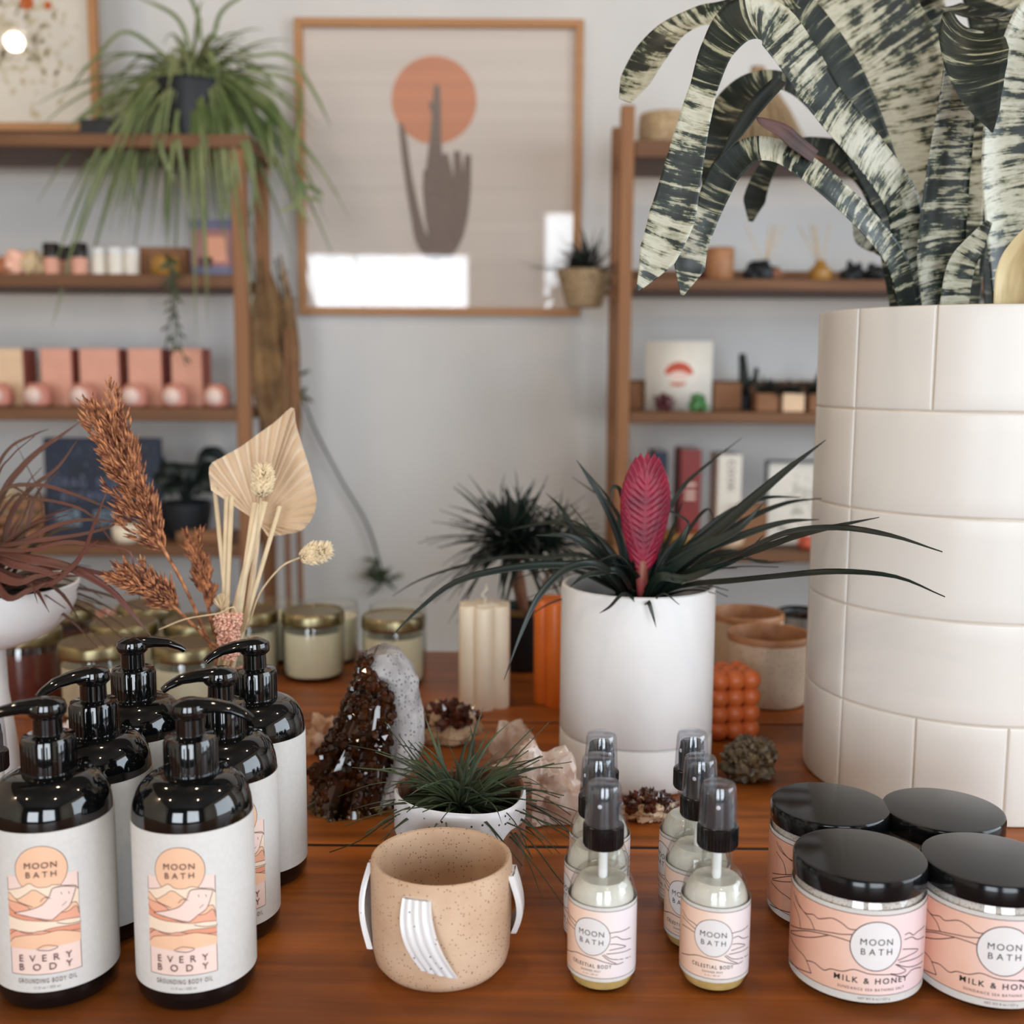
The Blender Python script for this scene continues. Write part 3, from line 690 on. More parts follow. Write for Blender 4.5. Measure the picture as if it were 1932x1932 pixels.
# ------------------------------------------------------------------ pot with draped white glaze and an air plant
def draped():
    m, nt, b = newmat('draped_glaze_pot')
    tc = N(nt, 'ShaderNodeTexCoord'); sp = N(nt, 'ShaderNodeSeparateXYZ'); nt.links.new(tc.outputs['Object'], sp.inputs[0])
    def mth(op, a, v=None):
        n = N(nt, 'ShaderNodeMath', operation=op); nt.links.new(a, n.inputs[0])
        if isinstance(v, (int, float)): n.inputs[1].default_value = v
        elif v is not None: nt.links.new(v, n.inputs[1])
        return n.outputs[0]
    # the glaze edge hangs low in front and climbs to both sides
    def sm(v0, v1, out):
        n = N(nt, 'ShaderNodeMapRange', interpolation_type='SMOOTHSTEP'); nt.links.new(sp.outputs[0], n.inputs[0])
        n.inputs[1].default_value = v0; n.inputs[2].default_value = v1; n.inputs[3].default_value = 0; n.inputs[4].default_value = out; return n.outputs[0]
    e = mth('ADD', mth('ADD', sm(.008, .036, .034), sm(-.024, -.047, .026)), .016)
    e = mth('ADD', e, mth('MULTIPLY', mth('GREATER_THAN', sp.outputs[1], 0), .05))
    f = mth('GREATER_THAN', sp.outputs[2], e)
    vo = N(nt, 'ShaderNodeTexVoronoi'); vo.inputs['Scale'].default_value = 260; nt.links.new(tc.outputs['Object'], vo.inputs['Vector'])
    sc = N(nt, 'ShaderNodeSeparateColor'); nt.links.new(vo.outputs['Color'], sc.inputs[0])
    k = mth('MULTIPLY', mth('LESS_THAN', vo.outputs['Distance'], .2), mth('GREATER_THAN', sc.outputs[0], .8))
    mw = N(nt, 'ShaderNodeMix', data_type='RGBA'); nt.links.new(k, mw.inputs[0]); mw.inputs[6].default_value = lin((226, 224, 226)); mw.inputs[7].default_value = lin((50, 46, 56))
    mb_ = N(nt, 'ShaderNodeMix', data_type='RGBA'); nt.links.new(k, mb_.inputs[0]); mb_.inputs[6].default_value = lin((138, 92, 66)); mb_.inputs[7].default_value = lin((80, 48, 30))
    mx = N(nt, 'ShaderNodeMix', data_type='RGBA'); nt.links.new(f, mx.inputs[0]); nt.links.new(mb_.outputs[2], mx.inputs[6]); nt.links.new(mw.outputs[2], mx.inputs[7])
    nt.links.new(mx.outputs[2], b.inputs['Base Color'])
    nt.links.new(mth('ADD', mth('MULTIPLY', f, -.5), .75), b.inputs['Roughness']); return m
M['draped'] = draped()
y = .757; x = bx(868, y, TZ + .05)
t = thing('air_plant_pot', 'brown clay pot dipped in speckled white glaze, holding a spiky dark air plant', 'plant', (x, y, TZ), face(x, y))
rows = []
for r, z in [(.0001, 0), (.038, 0), (.0435, .003), (.0455, .009), (.0462, .03), (.0465, .062), (.0462, .0665), (.0450, .0680), (.0436, .0670), (.0425, .060), (.042, .045), (.0001, .045)]:
    rows.append([Vector((r * cos(a), r * sin(a), z + (.0022 * sin(2 * a + .6) + .0012 * sin(3 * a) if z > .055 else 0))) for a in [2 * pi * j / 72 for j in range(72)]])
MB().grid(rows, True).build('pot_body', 'draped', t)
MB().lathe([(.0422, .048), (.03, .052), (0, .054)], 32).build('soil', 'soil', t)
def tuft(c, n, Ln, wid, el, droop, seed, az=None, n_seg=12, thick=.0004, cup=.2, base_r=.006, mi_f=None, wprof=(.7, 1, .8, .5, .04), zmin=-9):
    rnd = random.Random(seed); mb = MB(); c = Vector(c)
    for i in range(n):
        a = rnd.uniform(0, 2 * pi) if az is None else R(rnd.uniform(*az)); e = R(rnd.uniform(*el)); L = rnd.uniform(*Ln); dr = rnd.uniform(*droop)
        h = Vector((cos(a), sin(a), 0)); b = c + h * base_r * rnd.random(); sw = Vector((-sin(a), cos(a), 0)) * rnd.uniform(-.4, .4)
        P = [b + h * cos(e) * L * q + Vector((0, 0, 1)) * (sin(e) * L * q - dr * L * q * q) + sw * L * q * q for q in (0, .25, .5, .75, 1)]
        for p in P: p.z = max(p.z, zmin)
        ww = rnd.uniform(*wid); nn = Vector((h.x * -sin(e) * .6, h.y * -sin(e) * .6, cos(e))) + Vector((rnd.uniform(-.4, .4), rnd.uniform(-.4, .4), 0))
        mb.strap(P, [ww * k for k in wprof], n_seg, nn, cup, thick, m=1, mi=(mi_f(rnd) if mi_f else 0), uo=rnd.random())
    return mb
fol = tuft((0, 0, .056), 120, (.045, .085), (.003, .0048), (2, 70), (.1, .7), 3, zmin=.012)
fb = tuft((0, 0, .054), 80, (.05, .10), (.0012, .0022), (0, 50), (.1, .8), 4, zmin=.008); fol.add(fb.v, fb.f)
fol.build('foliage', 'air_leaf', t, None)

# ------------------------------------------------------------------ white cylinder planter with crimson bromeliad
y = .98; x = bx(1200, y, TZ + .08); PL = Vector((x, y, TZ))
t = thing('cylinder_planter', 'smooth white cylinder planter on a matching saucer, in the middle of the table', 'planter', PL, face(x, y))
RP = .0683
MB().lathe([(0, .040), (.060, .040), (.0655, .0405), (RP - .0010, .0418), (RP, .0435), (RP, .170), (RP - .0006, .1725), (RP - .0022, .1735), (RP - .0042, .1728), (RP - .005, .17), (RP - .006, .15), (0, .148)], 96).build('pot_body', 'white_matt', t)
MB().lathe([(0, .0), (.0625, 0), (.066, .0010), (RP - .0006, .0035), (RP, .007), (RP, .0385), (RP - .0008, .0396), (RP - .003, .0402), (.06, .0402), (0, .0402)], 96).build('saucer', 'white_matt', t)
MB().lathe([(RP - .0062, .150), (.04, .156), (0, .158)], 32).build('soil', 'soil', t)
br = thing('bromeliad', 'dark green arching bromeliad with one crimson flower spike in the white cylinder planter', 'plant', PL + Vector((0, 0, .158)))
O = br.location.copy()
# leaves followed on the photo: (px, py, depth y), width in photo pixels
BL = [([(1190, 1100, .97), (1130, 1075, .93), (1060, 1065, .90), (960, 1072, .88), (860, 1098, .86), (790, 1150, .85), (733, 1206, .84)], 15),
      ([(1185, 1095, .99), (1110, 1050, 1.0), (1030, 1052, 1.0), (960, 1050, 1.01), (870, 1068, 1.02), (790, 1095, 1.04), (740, 1125, 1.05)], 9),
      ([(1195, 1100, .95), (1140, 1070, .89), (1075, 1070, .87), (1020, 1120, .86), (985, 1190, .855), (951, 1283, .85)], 14),
      ([(1215, 1110, .96), (1275, 1060, .93), (1340, 1010, .92), (1410, 950, .91), (1480, 890, .90), (1558, 830, .895)], 26),
      ([(1225, 1110, .97), (1300, 1080, .92), (1390, 1045, .86), (1480, 1005, .81), (1580, 995, .77), (1680, 1010, .75), (1778, 1041, .73)], 18),
      ([(1215, 1110, .96), (1290, 1105, .90), (1380, 1095, .85), (1480, 1085, .80), (1580, 1078, .77), (1690, 1088, .75), (1783, 1126, .73)], 15),
      ([(1190, 1100, .99), (1170, 1020, .99), (1140, 950, .98), (1110, 900, .98), (1088, 868, .98)], 14),
      ([(1200, 1095, 1.0), (1220, 1040, 1.01), (1280, 930, 1.02), (1330, 880, 1.03), (1400, 826, 1.04)], 10),
      ([(1215, 1105, .93), (1180, 1120, .90), (1150, 1145, .90), (1131, 1157, .90)], 7),
      ([(1213, 1108, .93), (1222, 1135, .905), (1230, 1155, .90), (1238, 1184, .90)], 8),
      ([(1220, 1108, .93), (1250, 1120, .905), (1282, 1141, .90)], 5),
      ([(1205, 1090, .97), (1190, 1040, .96), (1180, 970, .95), (1170, 925, .94), (1155, 920, .93), (1152, 950, .925)], 12),
      ([(1225, 1095, .97), (1300, 1030, .97), (1370, 970, .97), (1440, 940, .97), (1510, 938, .96)], 13),
      ([(1220, 1100, .98), (1300, 1050, .98), (1400, 985, .98), (1480, 950, .97), (1550, 940, .97)], 14),
      ([(1225, 1100, .96), (1310, 1050, .93), (1400, 1010, .92), (1480, 985, .91), (1545, 980, .90)], 16),
      ([(1225, 1105, .95), (1320, 1070, .90), (1420, 1040, .86), (1500, 1012, .83), (1580, 992, .81), (1659, 976, .80)], 15),
      ([(1195, 1100, 1.0), (1150, 1040, 1.03), (1100, 1000, 1.05), (1040, 985, 1.07), (960, 1000, 1.08)], 16),
      ([(1195, 1100, 1.0), (1140, 1060, 1.02), (1090, 1010, 1.03), (1060, 960, 1.04), (1030, 930, 1.05)], 14),
      ([(1200, 1100, .98), (1150, 1060, .96), (1110, 1030, .94), (1070, 1010, .93), (1010, 1010, .92)], 20),
      ([(1205, 1105, .95), (1170, 1080, .91), (1130, 1080, .90), (1100, 1088, .90), (1075, 1108, .905)], 13),
      ([(1190, 1100, .98), (1160, 1060, .97), (1130, 1020, .97), (1095, 990, .96)], 18),
      ([(1215, 1100, .97), (1240, 1040, .98), (1255, 980, .99), (1262, 920, 1.0)], 13),
      ([(1220, 1100, .97), (1270, 1060, .99), (1300, 1000, 1.0), (1335, 960, 1.02), (1350, 990, 1.03)], 9),
      ([(1222, 1100, .95), (1262, 1060, .93), (1285, 1020, .92), (1300, 985, .92)], 15),
      ([(1210, 1108, .94), (1240, 1090, .91), (1290, 1092, .90), (1340, 1075, .89), (1400, 1050, .88), (1440, 1010, .87)], 16),
      ([(1205, 1100, 1.0), (1170, 1010, 1.03), (1160, 960, 1.05), (1080, 900, 1.08)], 9),
      ([(1215, 1100, .98), (1250, 1050, .98), (1300, 990, .985), (1250, 955, .99), (1270, 925, .99)], 7),
      ([(1195, 1104, .95), (1150, 1092, .93), (1120, 1068, .92), (1165, 1048, .91), (1195, 1075, .905)], 6),
      ([(1230, 1105, .97), (1290, 1070, 1.0), (1380, 1040, 1.04), (1430, 1060, 1.08), (1500, 1060, 1.1)], 12),
      ([(1210, 1105, .95), (1250, 1085, .92), (1310, 1040, .9), (1390, 1000, .885), (1440, 950, .88)], 22)]
rb = random.Random(5)
for pts, wpx in BL:
    P = [at(*p) for p in pts]; P[0] = Vector((P[0].x, P[0].y, O.z + .002)); P[0].x = O.x + max(-.02, min(.02, P[0].x - O.x)); ww = wpx / 2110
    MB().strap([p - O for p in P], [ww * .9, ww * 1.15, ww, ww * .8, ww * .5, ww * .05], 24, (rb.uniform(-.3, .3), -1, .7), .22, .0006, uo=rb.random()).build('leaf', 'dark_leaf', br, None)
inn = tuft((0, 0, .0), 46, (.06, .15), (.005, .009), (18, 80), (.1, .6), 12, base_r=.02); inn.build('inner_foliage', 'dark_leaf', br, None)
# the flower spike: overlapping bracts, two ranks, flat paddle
fl = MB(); B0 = at(1212, 1080, .94); B1 = at(1222, 852, .93); ax = (B1 - B0); Lf = ax.length; axn = ax.normalized(); sx = axn.cross(Vector((0, -1, 0))).normalized(); 
if sx.x < 0: sx = -sx
nb = 15
for k in range(nb):
    f = .12 + .74 * k / (nb - 1)
    hw = .0168 * max(0, sin(pi * min(1, (f + .10)) ** 1.45)) ** .8 + .0015
    for s in (-1, 1):
        b = B0 + axn * Lf * (f - .12); e = B0 + axn * Lf * min(.985, f + .15) + sx * s * hw
        midp = b.lerp(e, .55) + sx * s * hw * .30
        fl.strap([b + Vector((0, -.0002 * k, 0)), midp, e], [.004, .0095, .0105, .0075, .0004], 12, (0.25 * s, -1, .1), .16, .0008, m=2)
fl.strap([B0 + axn * Lf * .75, B0 + axn * Lf], [.008, .010, .007, .0005], 10, (0, -1, .1), .2, .0008, m=2)
st = fl.build('flower_spike', 'flower', br, None, origin=O); st['label'] = 'crimson paddle of overlapping bracts'
MB().tube([tuple(Vector((O.x, B0.y, O.z))), tuple(B0 + Vector((0, .004, 0))), tuple(B0 + axn * Lf * .3 + Vector((0, .004, 0)))], [.0045, .0055, .003], 12).build('flower_stalk', 'flower_base', br, None, origin=O)

# ------------------------------------------------------------------ tall tiled planter
y = .988; x = bx(1800, y, TZ + .02); TP = Vector((x, y, TZ)); RT = .134; HT = .413
t = thing('tiled_planter', 'tall white planter faced with large ceramic tiles, at the right edge', 'planter', TP, face(x, y))
MB().lathe([(0, 0), (RT - .006, 0), (RT - .0016, .001), (RT - .0014, HT - .003), (RT - .0025, HT - .0008), (RT - .006, HT), (RT - .012, HT - .0008), (RT - .013, HT - .004), (RT - .014, HT - .05), (0, HT - .052)], 120).build('pot_body', 'grout', t)
full = [R(-73 + 30 * i) for i in range(12)]; wide = [R(a) for a in (-73, -43, 47, 77, 107, 137, 227, 257)]
rws = [(0, .0826, full), (.0826, .1652, wide), (.1652, .2478, wide), (.2478, .3304, wide), (.3304, HT, full)]
tm = MB(); g = .0006
for z0, z1, se in rws:
    for i, a in enumerate(se):
        b = se[(i + 1) % len(se)]
        if b <= a: b += 2 * pi
        zs = [z0 + g, z0 + g + .0002, z0 + g + .0010, z0 + g + .0022]; zr = [RT - .0016, RT - .0006, RT - .0002, RT]
        nz = 6; za, zb = z0 + .003, z1 - .003
        Z = list(zip(zs, zr)) + [(za + (zb - za) * k / nz, RT) for k in range(1, nz)] + [(z1 - (q - z0), r) for q, r in reversed(list(zip(zs, zr)))]
        da = g / RT; n = max(10, int((b - a) / R(3)))
        A = [(a + da, -.0016), (a + da * 1.3, -.0006), (a + da * 2.4, -.0002), (a + da * 4, 0)] + [(a + (b - a) * k / n, 0) for k in range(1, n)] + [(b - da * 4, 0), (b - da * 2.4, -.0002), (b - da * 1.3, -.0006), (b - da, -.0016)]
        tm.grid([[Vector(((min(r, RT + dr)) * sin(th), -(min(r, RT + dr)) * cos(th), zz)) for th, dr in A] for zz, r in Z])
tm.build('tile_facing', 'tile_white', t, None)
MB().lathe([(RT - .0142, HT - .03), (.06, HT - .022), (0, HT - .02)], 40).build('soil', 'soil', t)

M['dry_plum'] = mat('dry_plum_leaf', (84, 52, 46), .6, c2=(50, 34, 28))
bt = thing('striped_urn_plant', 'big urn plant with broad cream and green tiger-striped leaves in the tiled planter', 'plant', TP + Vector((0, 0, HT - .02)))
O = bt.location.copy()
def z2(L, off=(0, 0)):   # points measured on a 2.322x enlargement of the upper right of the photo
    return [at(1100 + a / 2.322, b / 2.322, c) for a, b, c in L]
LV = [  # points, widths in enlarged px, material, facing, cup
 ('stripe', [(1480, 1300, .98), (1420, 1150, .95), (1405, 900, .93), (1250, 660, .90), (1080, 460, .885), (930, 230, .875), (820, 100, .87), (690, 90, .85), (590, 210, .84), (530, 380, .832), (480, 560, .825), (435, 760, .82), (390, 950, .815), (325, 1120, .81), (240, 1272, .81)],
  [60, 120, 175, 190, 185, 200, 215, 190, 135, 115, 135, 165, 195, 160, 15], (.1, -1, .35), .10, [(.47, .64, 1)]),
 ('stripe', [(1440, 1305, .94), (1390, 1180, .92), (1270, 1000, .90), (1100, 830, .885), (960, 720, .88), (850, 660, .875), (740, 655, .87), (640, 730, .868), (585, 830, .866), (540, 950, .865), (495, 1060, .864), (465, 1170, .864), (435, 1292, .863)],
  [70, 105, 110, 115, 115, 105, 110, 130, 125, 105, 110, 135, 15], (.1, -1, .3), .14, [(.46, .72, 1)]),
 ('stripe', [(1580, 1300, .945), (1570, 1100, .93), (1590, 850, .92), (1620, 600, .91), (1640, 400, .90), (1650, 250, .892), (1680, 130, .885)],
  [150, 215, 200, 180, 150, 130, 150], (.1, -1, .05), .22),
 ('stripe_dark', [(1700, 90, .895), (1712, 110, .872), (1712, 180, .858), (1722, 290, .852), (1745, 400, .85), (1772, 490, .85), (1795, 580, .85)],
  [150, 270, 295, 265, 200, 120, 5], (.05, -1, .35), .22),
 ('stripe', [(1560, 1300, 1.0), (1470, 1050, 1.02), (1440, 760, 1.03), (1420, 560, 1.04), (1370, 330, 1.05), (1230, 120, 1.06), (1080, -120, 1.07)], [70, 130, 240, 370, 430, 470, 480], (-.2, -1, .2), .08),
 ('stripe_dark', [(1480, 1280, .99), (1400, 980, 1.0), (1300, 640, 1.0), (1180, 360, .99), (1060, 160, .98), (930, 20, .97), (760, 10, .96)], [60, 100, 120, 150, 150, 150, 120], (.2, -1, .3), .1),
 ('stripe', [(930, 0, .965), (760, 10, .955), (620, 50, .945), (500, 75, .94), (390, 130, .93), (300, 230, .925), (230, 350, .92), (185, 440, .92)], [110, 140, 150, 125, 140, 165, 150, 70], (-.5, -1, .6), .12),
 ('stripe_dark', [(1440, 1300, 1.03), (1330, 980, 1.06), (1180, 640, 1.07), (1000, 420, 1.06), (860, 350, 1.05), (740, 370, 1.04), (650, 450, 1.03), (600, 560, 1.02), (575, 700, 1.02), (550, 840, 1.01)], [50, 90, 100, 95, 80, 110, 130, 130, 120, 50], (-.2, -1, .3), .12),
 ('stripe_dark', [(1400, 1250, 1.08), (1300, 900, 1.10), (1170, 700, 1.11), (1030, 640, 1.11), (900, 645, 1.10), (830, 700, 1.10), (775, 800, 1.10), (750, 880, 1.10), (735, 970, 1.10)], [40, 90, 120, 80, 60, 65, 85, 95, 20], (-.2, -1, .3), .12),
 ('stripe', [(1700, 1200, 1.04), (1700, 800, 1.08), (1680, 520, 1.11), (1590, 260, 1.13), (1500, 60, 1.14), (1430, -100, 1.15)], [60, 110, 130, 150, 170, 190], (-.2, -1, .2), .1),
 ('stripe', [(1890, 1250, .93), (1865, 1000, .92), (1850, 780, .91), (1870, 520, .90), (1920, 300, .89), (1990, 120, .88), (2080, 0, .88)], [150, 210, 220, 230, 240, 240, 220], (.15, -1, .1), .16),
 ('sheath', [(1885, 1305, .90), (1895, 1200, .89), (1935, 1090, .885), (1990, 990, .88)], [170, 180, 140, 70], (.1, -1, .05), .2),
 ('stripe', [(1620, 1305, .925), (1650, 1190, .915), (1710, 1080, .91), (1780, 970, .905)], [130, 125, 95, 30], (.1, -1, .1), .2),
 ('stripe_dark', [(1700, 1250, 1.06), (1740, 900, 1.08), (1770, 650, 1.10), (1800, 380, 1.12), (1780, 120, 1.13), (1740, -60, 1.14)], [60, 100, 130, 160, 160, 160], (-.1, -1, .1), .1),
 ('stripe', [(1600, 20, 1.0), (1720, 60, .97), (1850, 70, .94), (1960, 110, .92), (2050, 200, .9)], [120, 130, 110, 110, 90], (.1, -1, .8), .1),
 ('stripe_dark', [(1430, 1290, .99), (1370, 1050, .99), (1290, 860, .99), (1190, 700, .99), (1160, 620, .99)], [60, 80, 90, 60, 10], (.2, -1, .3), .12),
 ('stripe', [(1380, 1150, 1.1), (1290, 1090, 1.12), (1225, 1040, 1.12), (1210, 940, 1.12)], [30, 50, 75, 50], (0, -1, .3), .1),
 ('stripe_dark', [(1800, 1300, 1.07), (1820, 900, 1.1), (1880, 500, 1.12), (1900, 200, 1.13), (1960, -40, 1.14)], [60, 150, 200, 200, 190], (.1, -1, .1), .1),
 ('stripe', [(1340, -60, 1.15), (1460, -40, 1.13), (1600, -50, 1.11), (1760, -30, 1.09), (1900, 20, 1.07)], [90, 120, 120, 120, 110], (.1, -1, .8), .1)]
for i, (mt, L, W_, fn, cp, *sg) in enumerate(LV):
    P = z2(L); sc = [w_ / 2.322 / 2110 * (L[int(k * (len(L) - 1) / max(1, len(W_) - 1))][2] * .99 + .03) for k, w_ in enumerate(W_)]
    if L[0][1] > 1240: P[0] = Vector((P[0].x, P[0].y, min(P[0].z, O.z + .002)))
    MB().strap([p - O for p in P], sc, 70 if sg else 44, fn, cp, .0010, m=5, uo=i * .37, segs=sg[0] if sg else None).build('leaf', [mt, 'stripe_dark'], bt, None)
for q, mt in (([(870, 345, .86), (760, 460, .855), (670, 590, .85), (600, 692, .85)], 'black_leaf'), ([(1020, 690, .88), (930, 620, .87), (870, 570, .865), (790, 535, .86), (760, 515, .86)], 'dry_plum')):
    MB().strap([p - O for p in z2(q)], [.011, .013, .009, .001], 20, (-.3, -1, .3), .2, .0006).build('dry_leaf', mt, bt, None)

# ------------------------------------------------------------------ candle jars with gold lids
def candle_jar(lid=True, wax='wax_cream', grp='cream candle jars with gold lids'):
    t = thing('candle_jar', 'x', 'candle', (0, 0, 0), 0, grp)
    MB().lathe([(0, .0040), (.030, .0040), (.0332, .0058), (.0340, .010), (.0340, .0560), (0, .0565)], 56).build('wax', wax, t)
    MB().lathe([(0, 0), (.031, 0), (.0350, .002), (.0362, .007), (.0362, .0600), (.0352, .0635), (.0348, .0740 if not lid else .068), (.0338, .0740 if not lid else .068), (.0340, .0635), (.0350, .0590), (.0350, .0075), (.0340, .0040), (.030, .0032), (0, .0032)], 64).build('jar_glass', 'glass', t)
    if lid:
        mb = MB().lathe([(.0345, .0655), (.0366, .0650), (.0372, .0660), (.0370, .0685), (.0368, .0755), (.0360, .0785), (.0345, .0800), (.0330, .0798), (.0322, .0788), (.0300, .0786), (0, .0790)], 72)
        mb.build('lid', 'gold', t)
    else:
        MB().lathe([(.0350, .0690), (.0356, .0700), (.0350, .0712)], 56).build('rim_thread', 'glass', t)
        MB().tube([(0, 0, .056), (.0005, 0, .063), (.002, 0, .067)], .0008, 6).build('wick', 'white_card', t)
    return t
cl, co, cp, cm = candle_jar(), candle_jar(False, grp='open cream candle jars'), candle_jar(False, 'wax_pink', 'x'), candle_jar(True, 'wax_maroon', 'dark red candle jars')
del cp['group']
JARS = [(cl, 591, 1.290, 'gold-lidded cream candle jar left of the brown crystal, nearest of the middle jars'),
        (cl, 742, 1.268, 'gold-lidded cream candle jar directly behind the top of the brown crystal'),
        (cl, 180, 1.135, 'large-looking gold-lidded cream candle jar in front, beside the white pedestal bowl'),
        (cl, 356, 1.130, 'gold-lidded cream candle jar below the rust grass plume, among the pump spouts'),
        (cl, 235, 1.225, 'gold-lidded candle jar seen lid only, right behind the front left candle jar'),
        (cl, 280, 1.318, 'gold-lidded candle jar seen lid only, farthest back under the rust plume'),
        (cl, 372, 1.238, 'gold-lidded candle jar half hidden behind the rust grass stems'),
        (cl, 466, 1.292, 'gold-lidded cream candle jar just right of the pale reeds'),
        (co, 622, 1.365, 'open cream candle jar behind the gold-lidded jar, left of the bare wall'),
        (co, 750, 1.352, 'open cream candle jar behind the lidded jar nearest the ivory pillar candle'),
        (co, 516, 1.368, 'open cream candle jar right of the reeds, below the palm fan'),
        (cp, 212, 1.372, 'open candle jar of pink wax at the back beside the bowl'),
        (cm, 118, 1.300, 'gold-lidded candle jar of dark red wax, behind the rim of the white bowl'),
        (cm, 50, 1.190, 'dark red candle jar under the rim of the white pedestal bowl')]
used = set()
for src, px, y, lb in JARS:
    o = src if id(src) not in used else dup(src); used.add(id(src)); x = bx(px, y, TZ + .07)
    place(o, (x, y, TZ), face(x, y), lb)

# ------------------------------------------------------------------ pillar candles
def pillar(name, label, px, y, h, m, wick, rot=0):
    x = bx(px, y, TZ + h / 2); t = thing(name, label, 'candle', (x, y, TZ), rot)
    rows = []
    def ringr(s, z): 
        out = []
        for j in range(144):
            a = 2 * pi * j / 144; k = pi / 3; aa = ((a + k / 2) % k) - k / 2
            d = .0195; rr = .0105; r = d * cos(aa) + math.sqrt(max(0, rr * rr - (d * sin(aa)) ** 2)); out.append(Vector((r * s * cos(a), r * s * sin(a), z)))
        return out
    rows = [ringr(.001, 0), ringr(.97, 0), ringr(1, .002), ringr(1, h - .002), ringr(.985, h - .0006), ringr(.95, h), ringr(.001, h - .0015)]
    MB().grid(rows, True).build('wax_body', m, t, 50)
    if wick: MB().tube([(0, 0, h - .002), (.001, 0, h + .006), (-.004, -.001, h + .010), (-.002, -.002, h + .013), (.003, 0, h + .016), (.0015, 0, h + .020)], .0009, 6).tube([(0, 0, h - .0005), (.008, -.006, h + .0007), (.010, -.012, h + .0007), (-.004, -.014, h + .0007), (-.014, -.010, h + .0007)], .0008, 6).build('wick', 'white_card', t)
pillar('pillar_candle', 'ivory fluted pillar candle with a curly white wick', 914, 1.182, .111, 'wax_ivory', True, R(30))
pillar('pillar_candle', 'orange fluted pillar candle half hidden behind the white cylinder planter', 1058, 1.195, .114, 'wax_orange', False, R(10))
y = 1.085; x = bx(1372, y, TZ + .03); p = .0165
mb = MB()
for i in range(3):
    for j in range(3):
        for k in range(4):
            if 0 < k < 3 and i == 1 and j == 1: continue
            mb.ball(((i - 1) * p, (j - 1) * p, .0103 + k * p), .0104, 18)
tag(mb.build('bubble_candle', 'wax_coral', None, None, loc=(x, y, TZ), rotz=R(12)), 'small orange bubble candle of stacked balls beside the white cylinder planter', 'candle')

# ------------------------------------------------------------------ cups
def cup(px, y, s, label):
    x = bx(px, y, TZ + .05); t = thing('ceramic_cup', label, 'cup', (x, y, TZ), face(x, y), 'cream cups with rust rims')
    P = [(0, .0005), (.034, 0), (.0395, .002), (.0425, .008), (.0435, .02), (.0445, .06), (.0450, .070)]
    rim = [(.0450, .070), (.0455, .073), (.0452, .0765), (.0440, .0780), (.0422, .0770), (.0415, .070)]
    mb = MB().lathe([(r * s, z) for r, z in P], 72); mb.lathe([(r * s, z) for r, z in rim], 72, mi=1); mb.lathe([(r * s, z) for r, z in [(.0415, .070), (.0405, .02), (.036, .008), (0, .007)]], 72, mi=1)
    mb.build('cup_body', ['cream_stone', 'rust_glaze'], t)
cup(1450, 1.20, 1.0, 'cream ceramic cup with a rust rim, the nearer of the two')
cup(1407, 1.305, .97, 'cream ceramic cup with a rust rim, the farther one behind the near cup')
for px, y, r, h, lb in ((1508, 1.345, .026, .068, 'small grey cup with a black rim behind the cream cups'),):
    x = bx(px, y, TZ + .05); t = thing('small_cup', lb, 'cup', (x, y, TZ))
    MB().lathe([(0, 0), (r * .8, 0), (r, .006), (r, h), (r * .9, h), (r * .9, .01), (0, .01)], 40).build('cup_body', 'grey_metal', t)
    MB().lathe([(r * .9, h - .001), (r * 1.06, h - .002), (r * 1.08, h + .003), (r * .9, h + .004)], 40).build('rim', 'black_gloss', t)
# ------------------------------------------------------------------ white pedestal bowl with a bronze leaved plant
y = .95; x = bx(-40, y, TZ + .15); BP = Vector((x, y, TZ))
t = thing('pedestal_bowl', 'matt white bowl on a conical foot at the left edge', 'bowl', BP)
MB().lathe([(0, 0), (.030, 0), (.031, .002), (.026, .03), (.0205, .08), (.020, .115), (.024, .120), (.040, .123), (.060, .132), (.074, .145), (.081, .160), (.0828, .174), (.0815, .1755), (.0795, .174), (.077, .162), (.066, .148), (.045, .139), (0, .136)], 96).build('bowl_body', 'white_matt', t)
MB().lathe([(.0772, .162), (.05, .167), (0, .170)], 40).build('soil', 'soil', t)
gp = thing('bronze_air_plant', 'wiry plant with long bronze-red curling leaves in the white pedestal bowl', 'plant', BP + Vector((0, 0, .164)))
O = gp.location.copy()
def z3(L): return [at(a / 3.714, 780 + b / 3.715, c) for a, b, c in L]
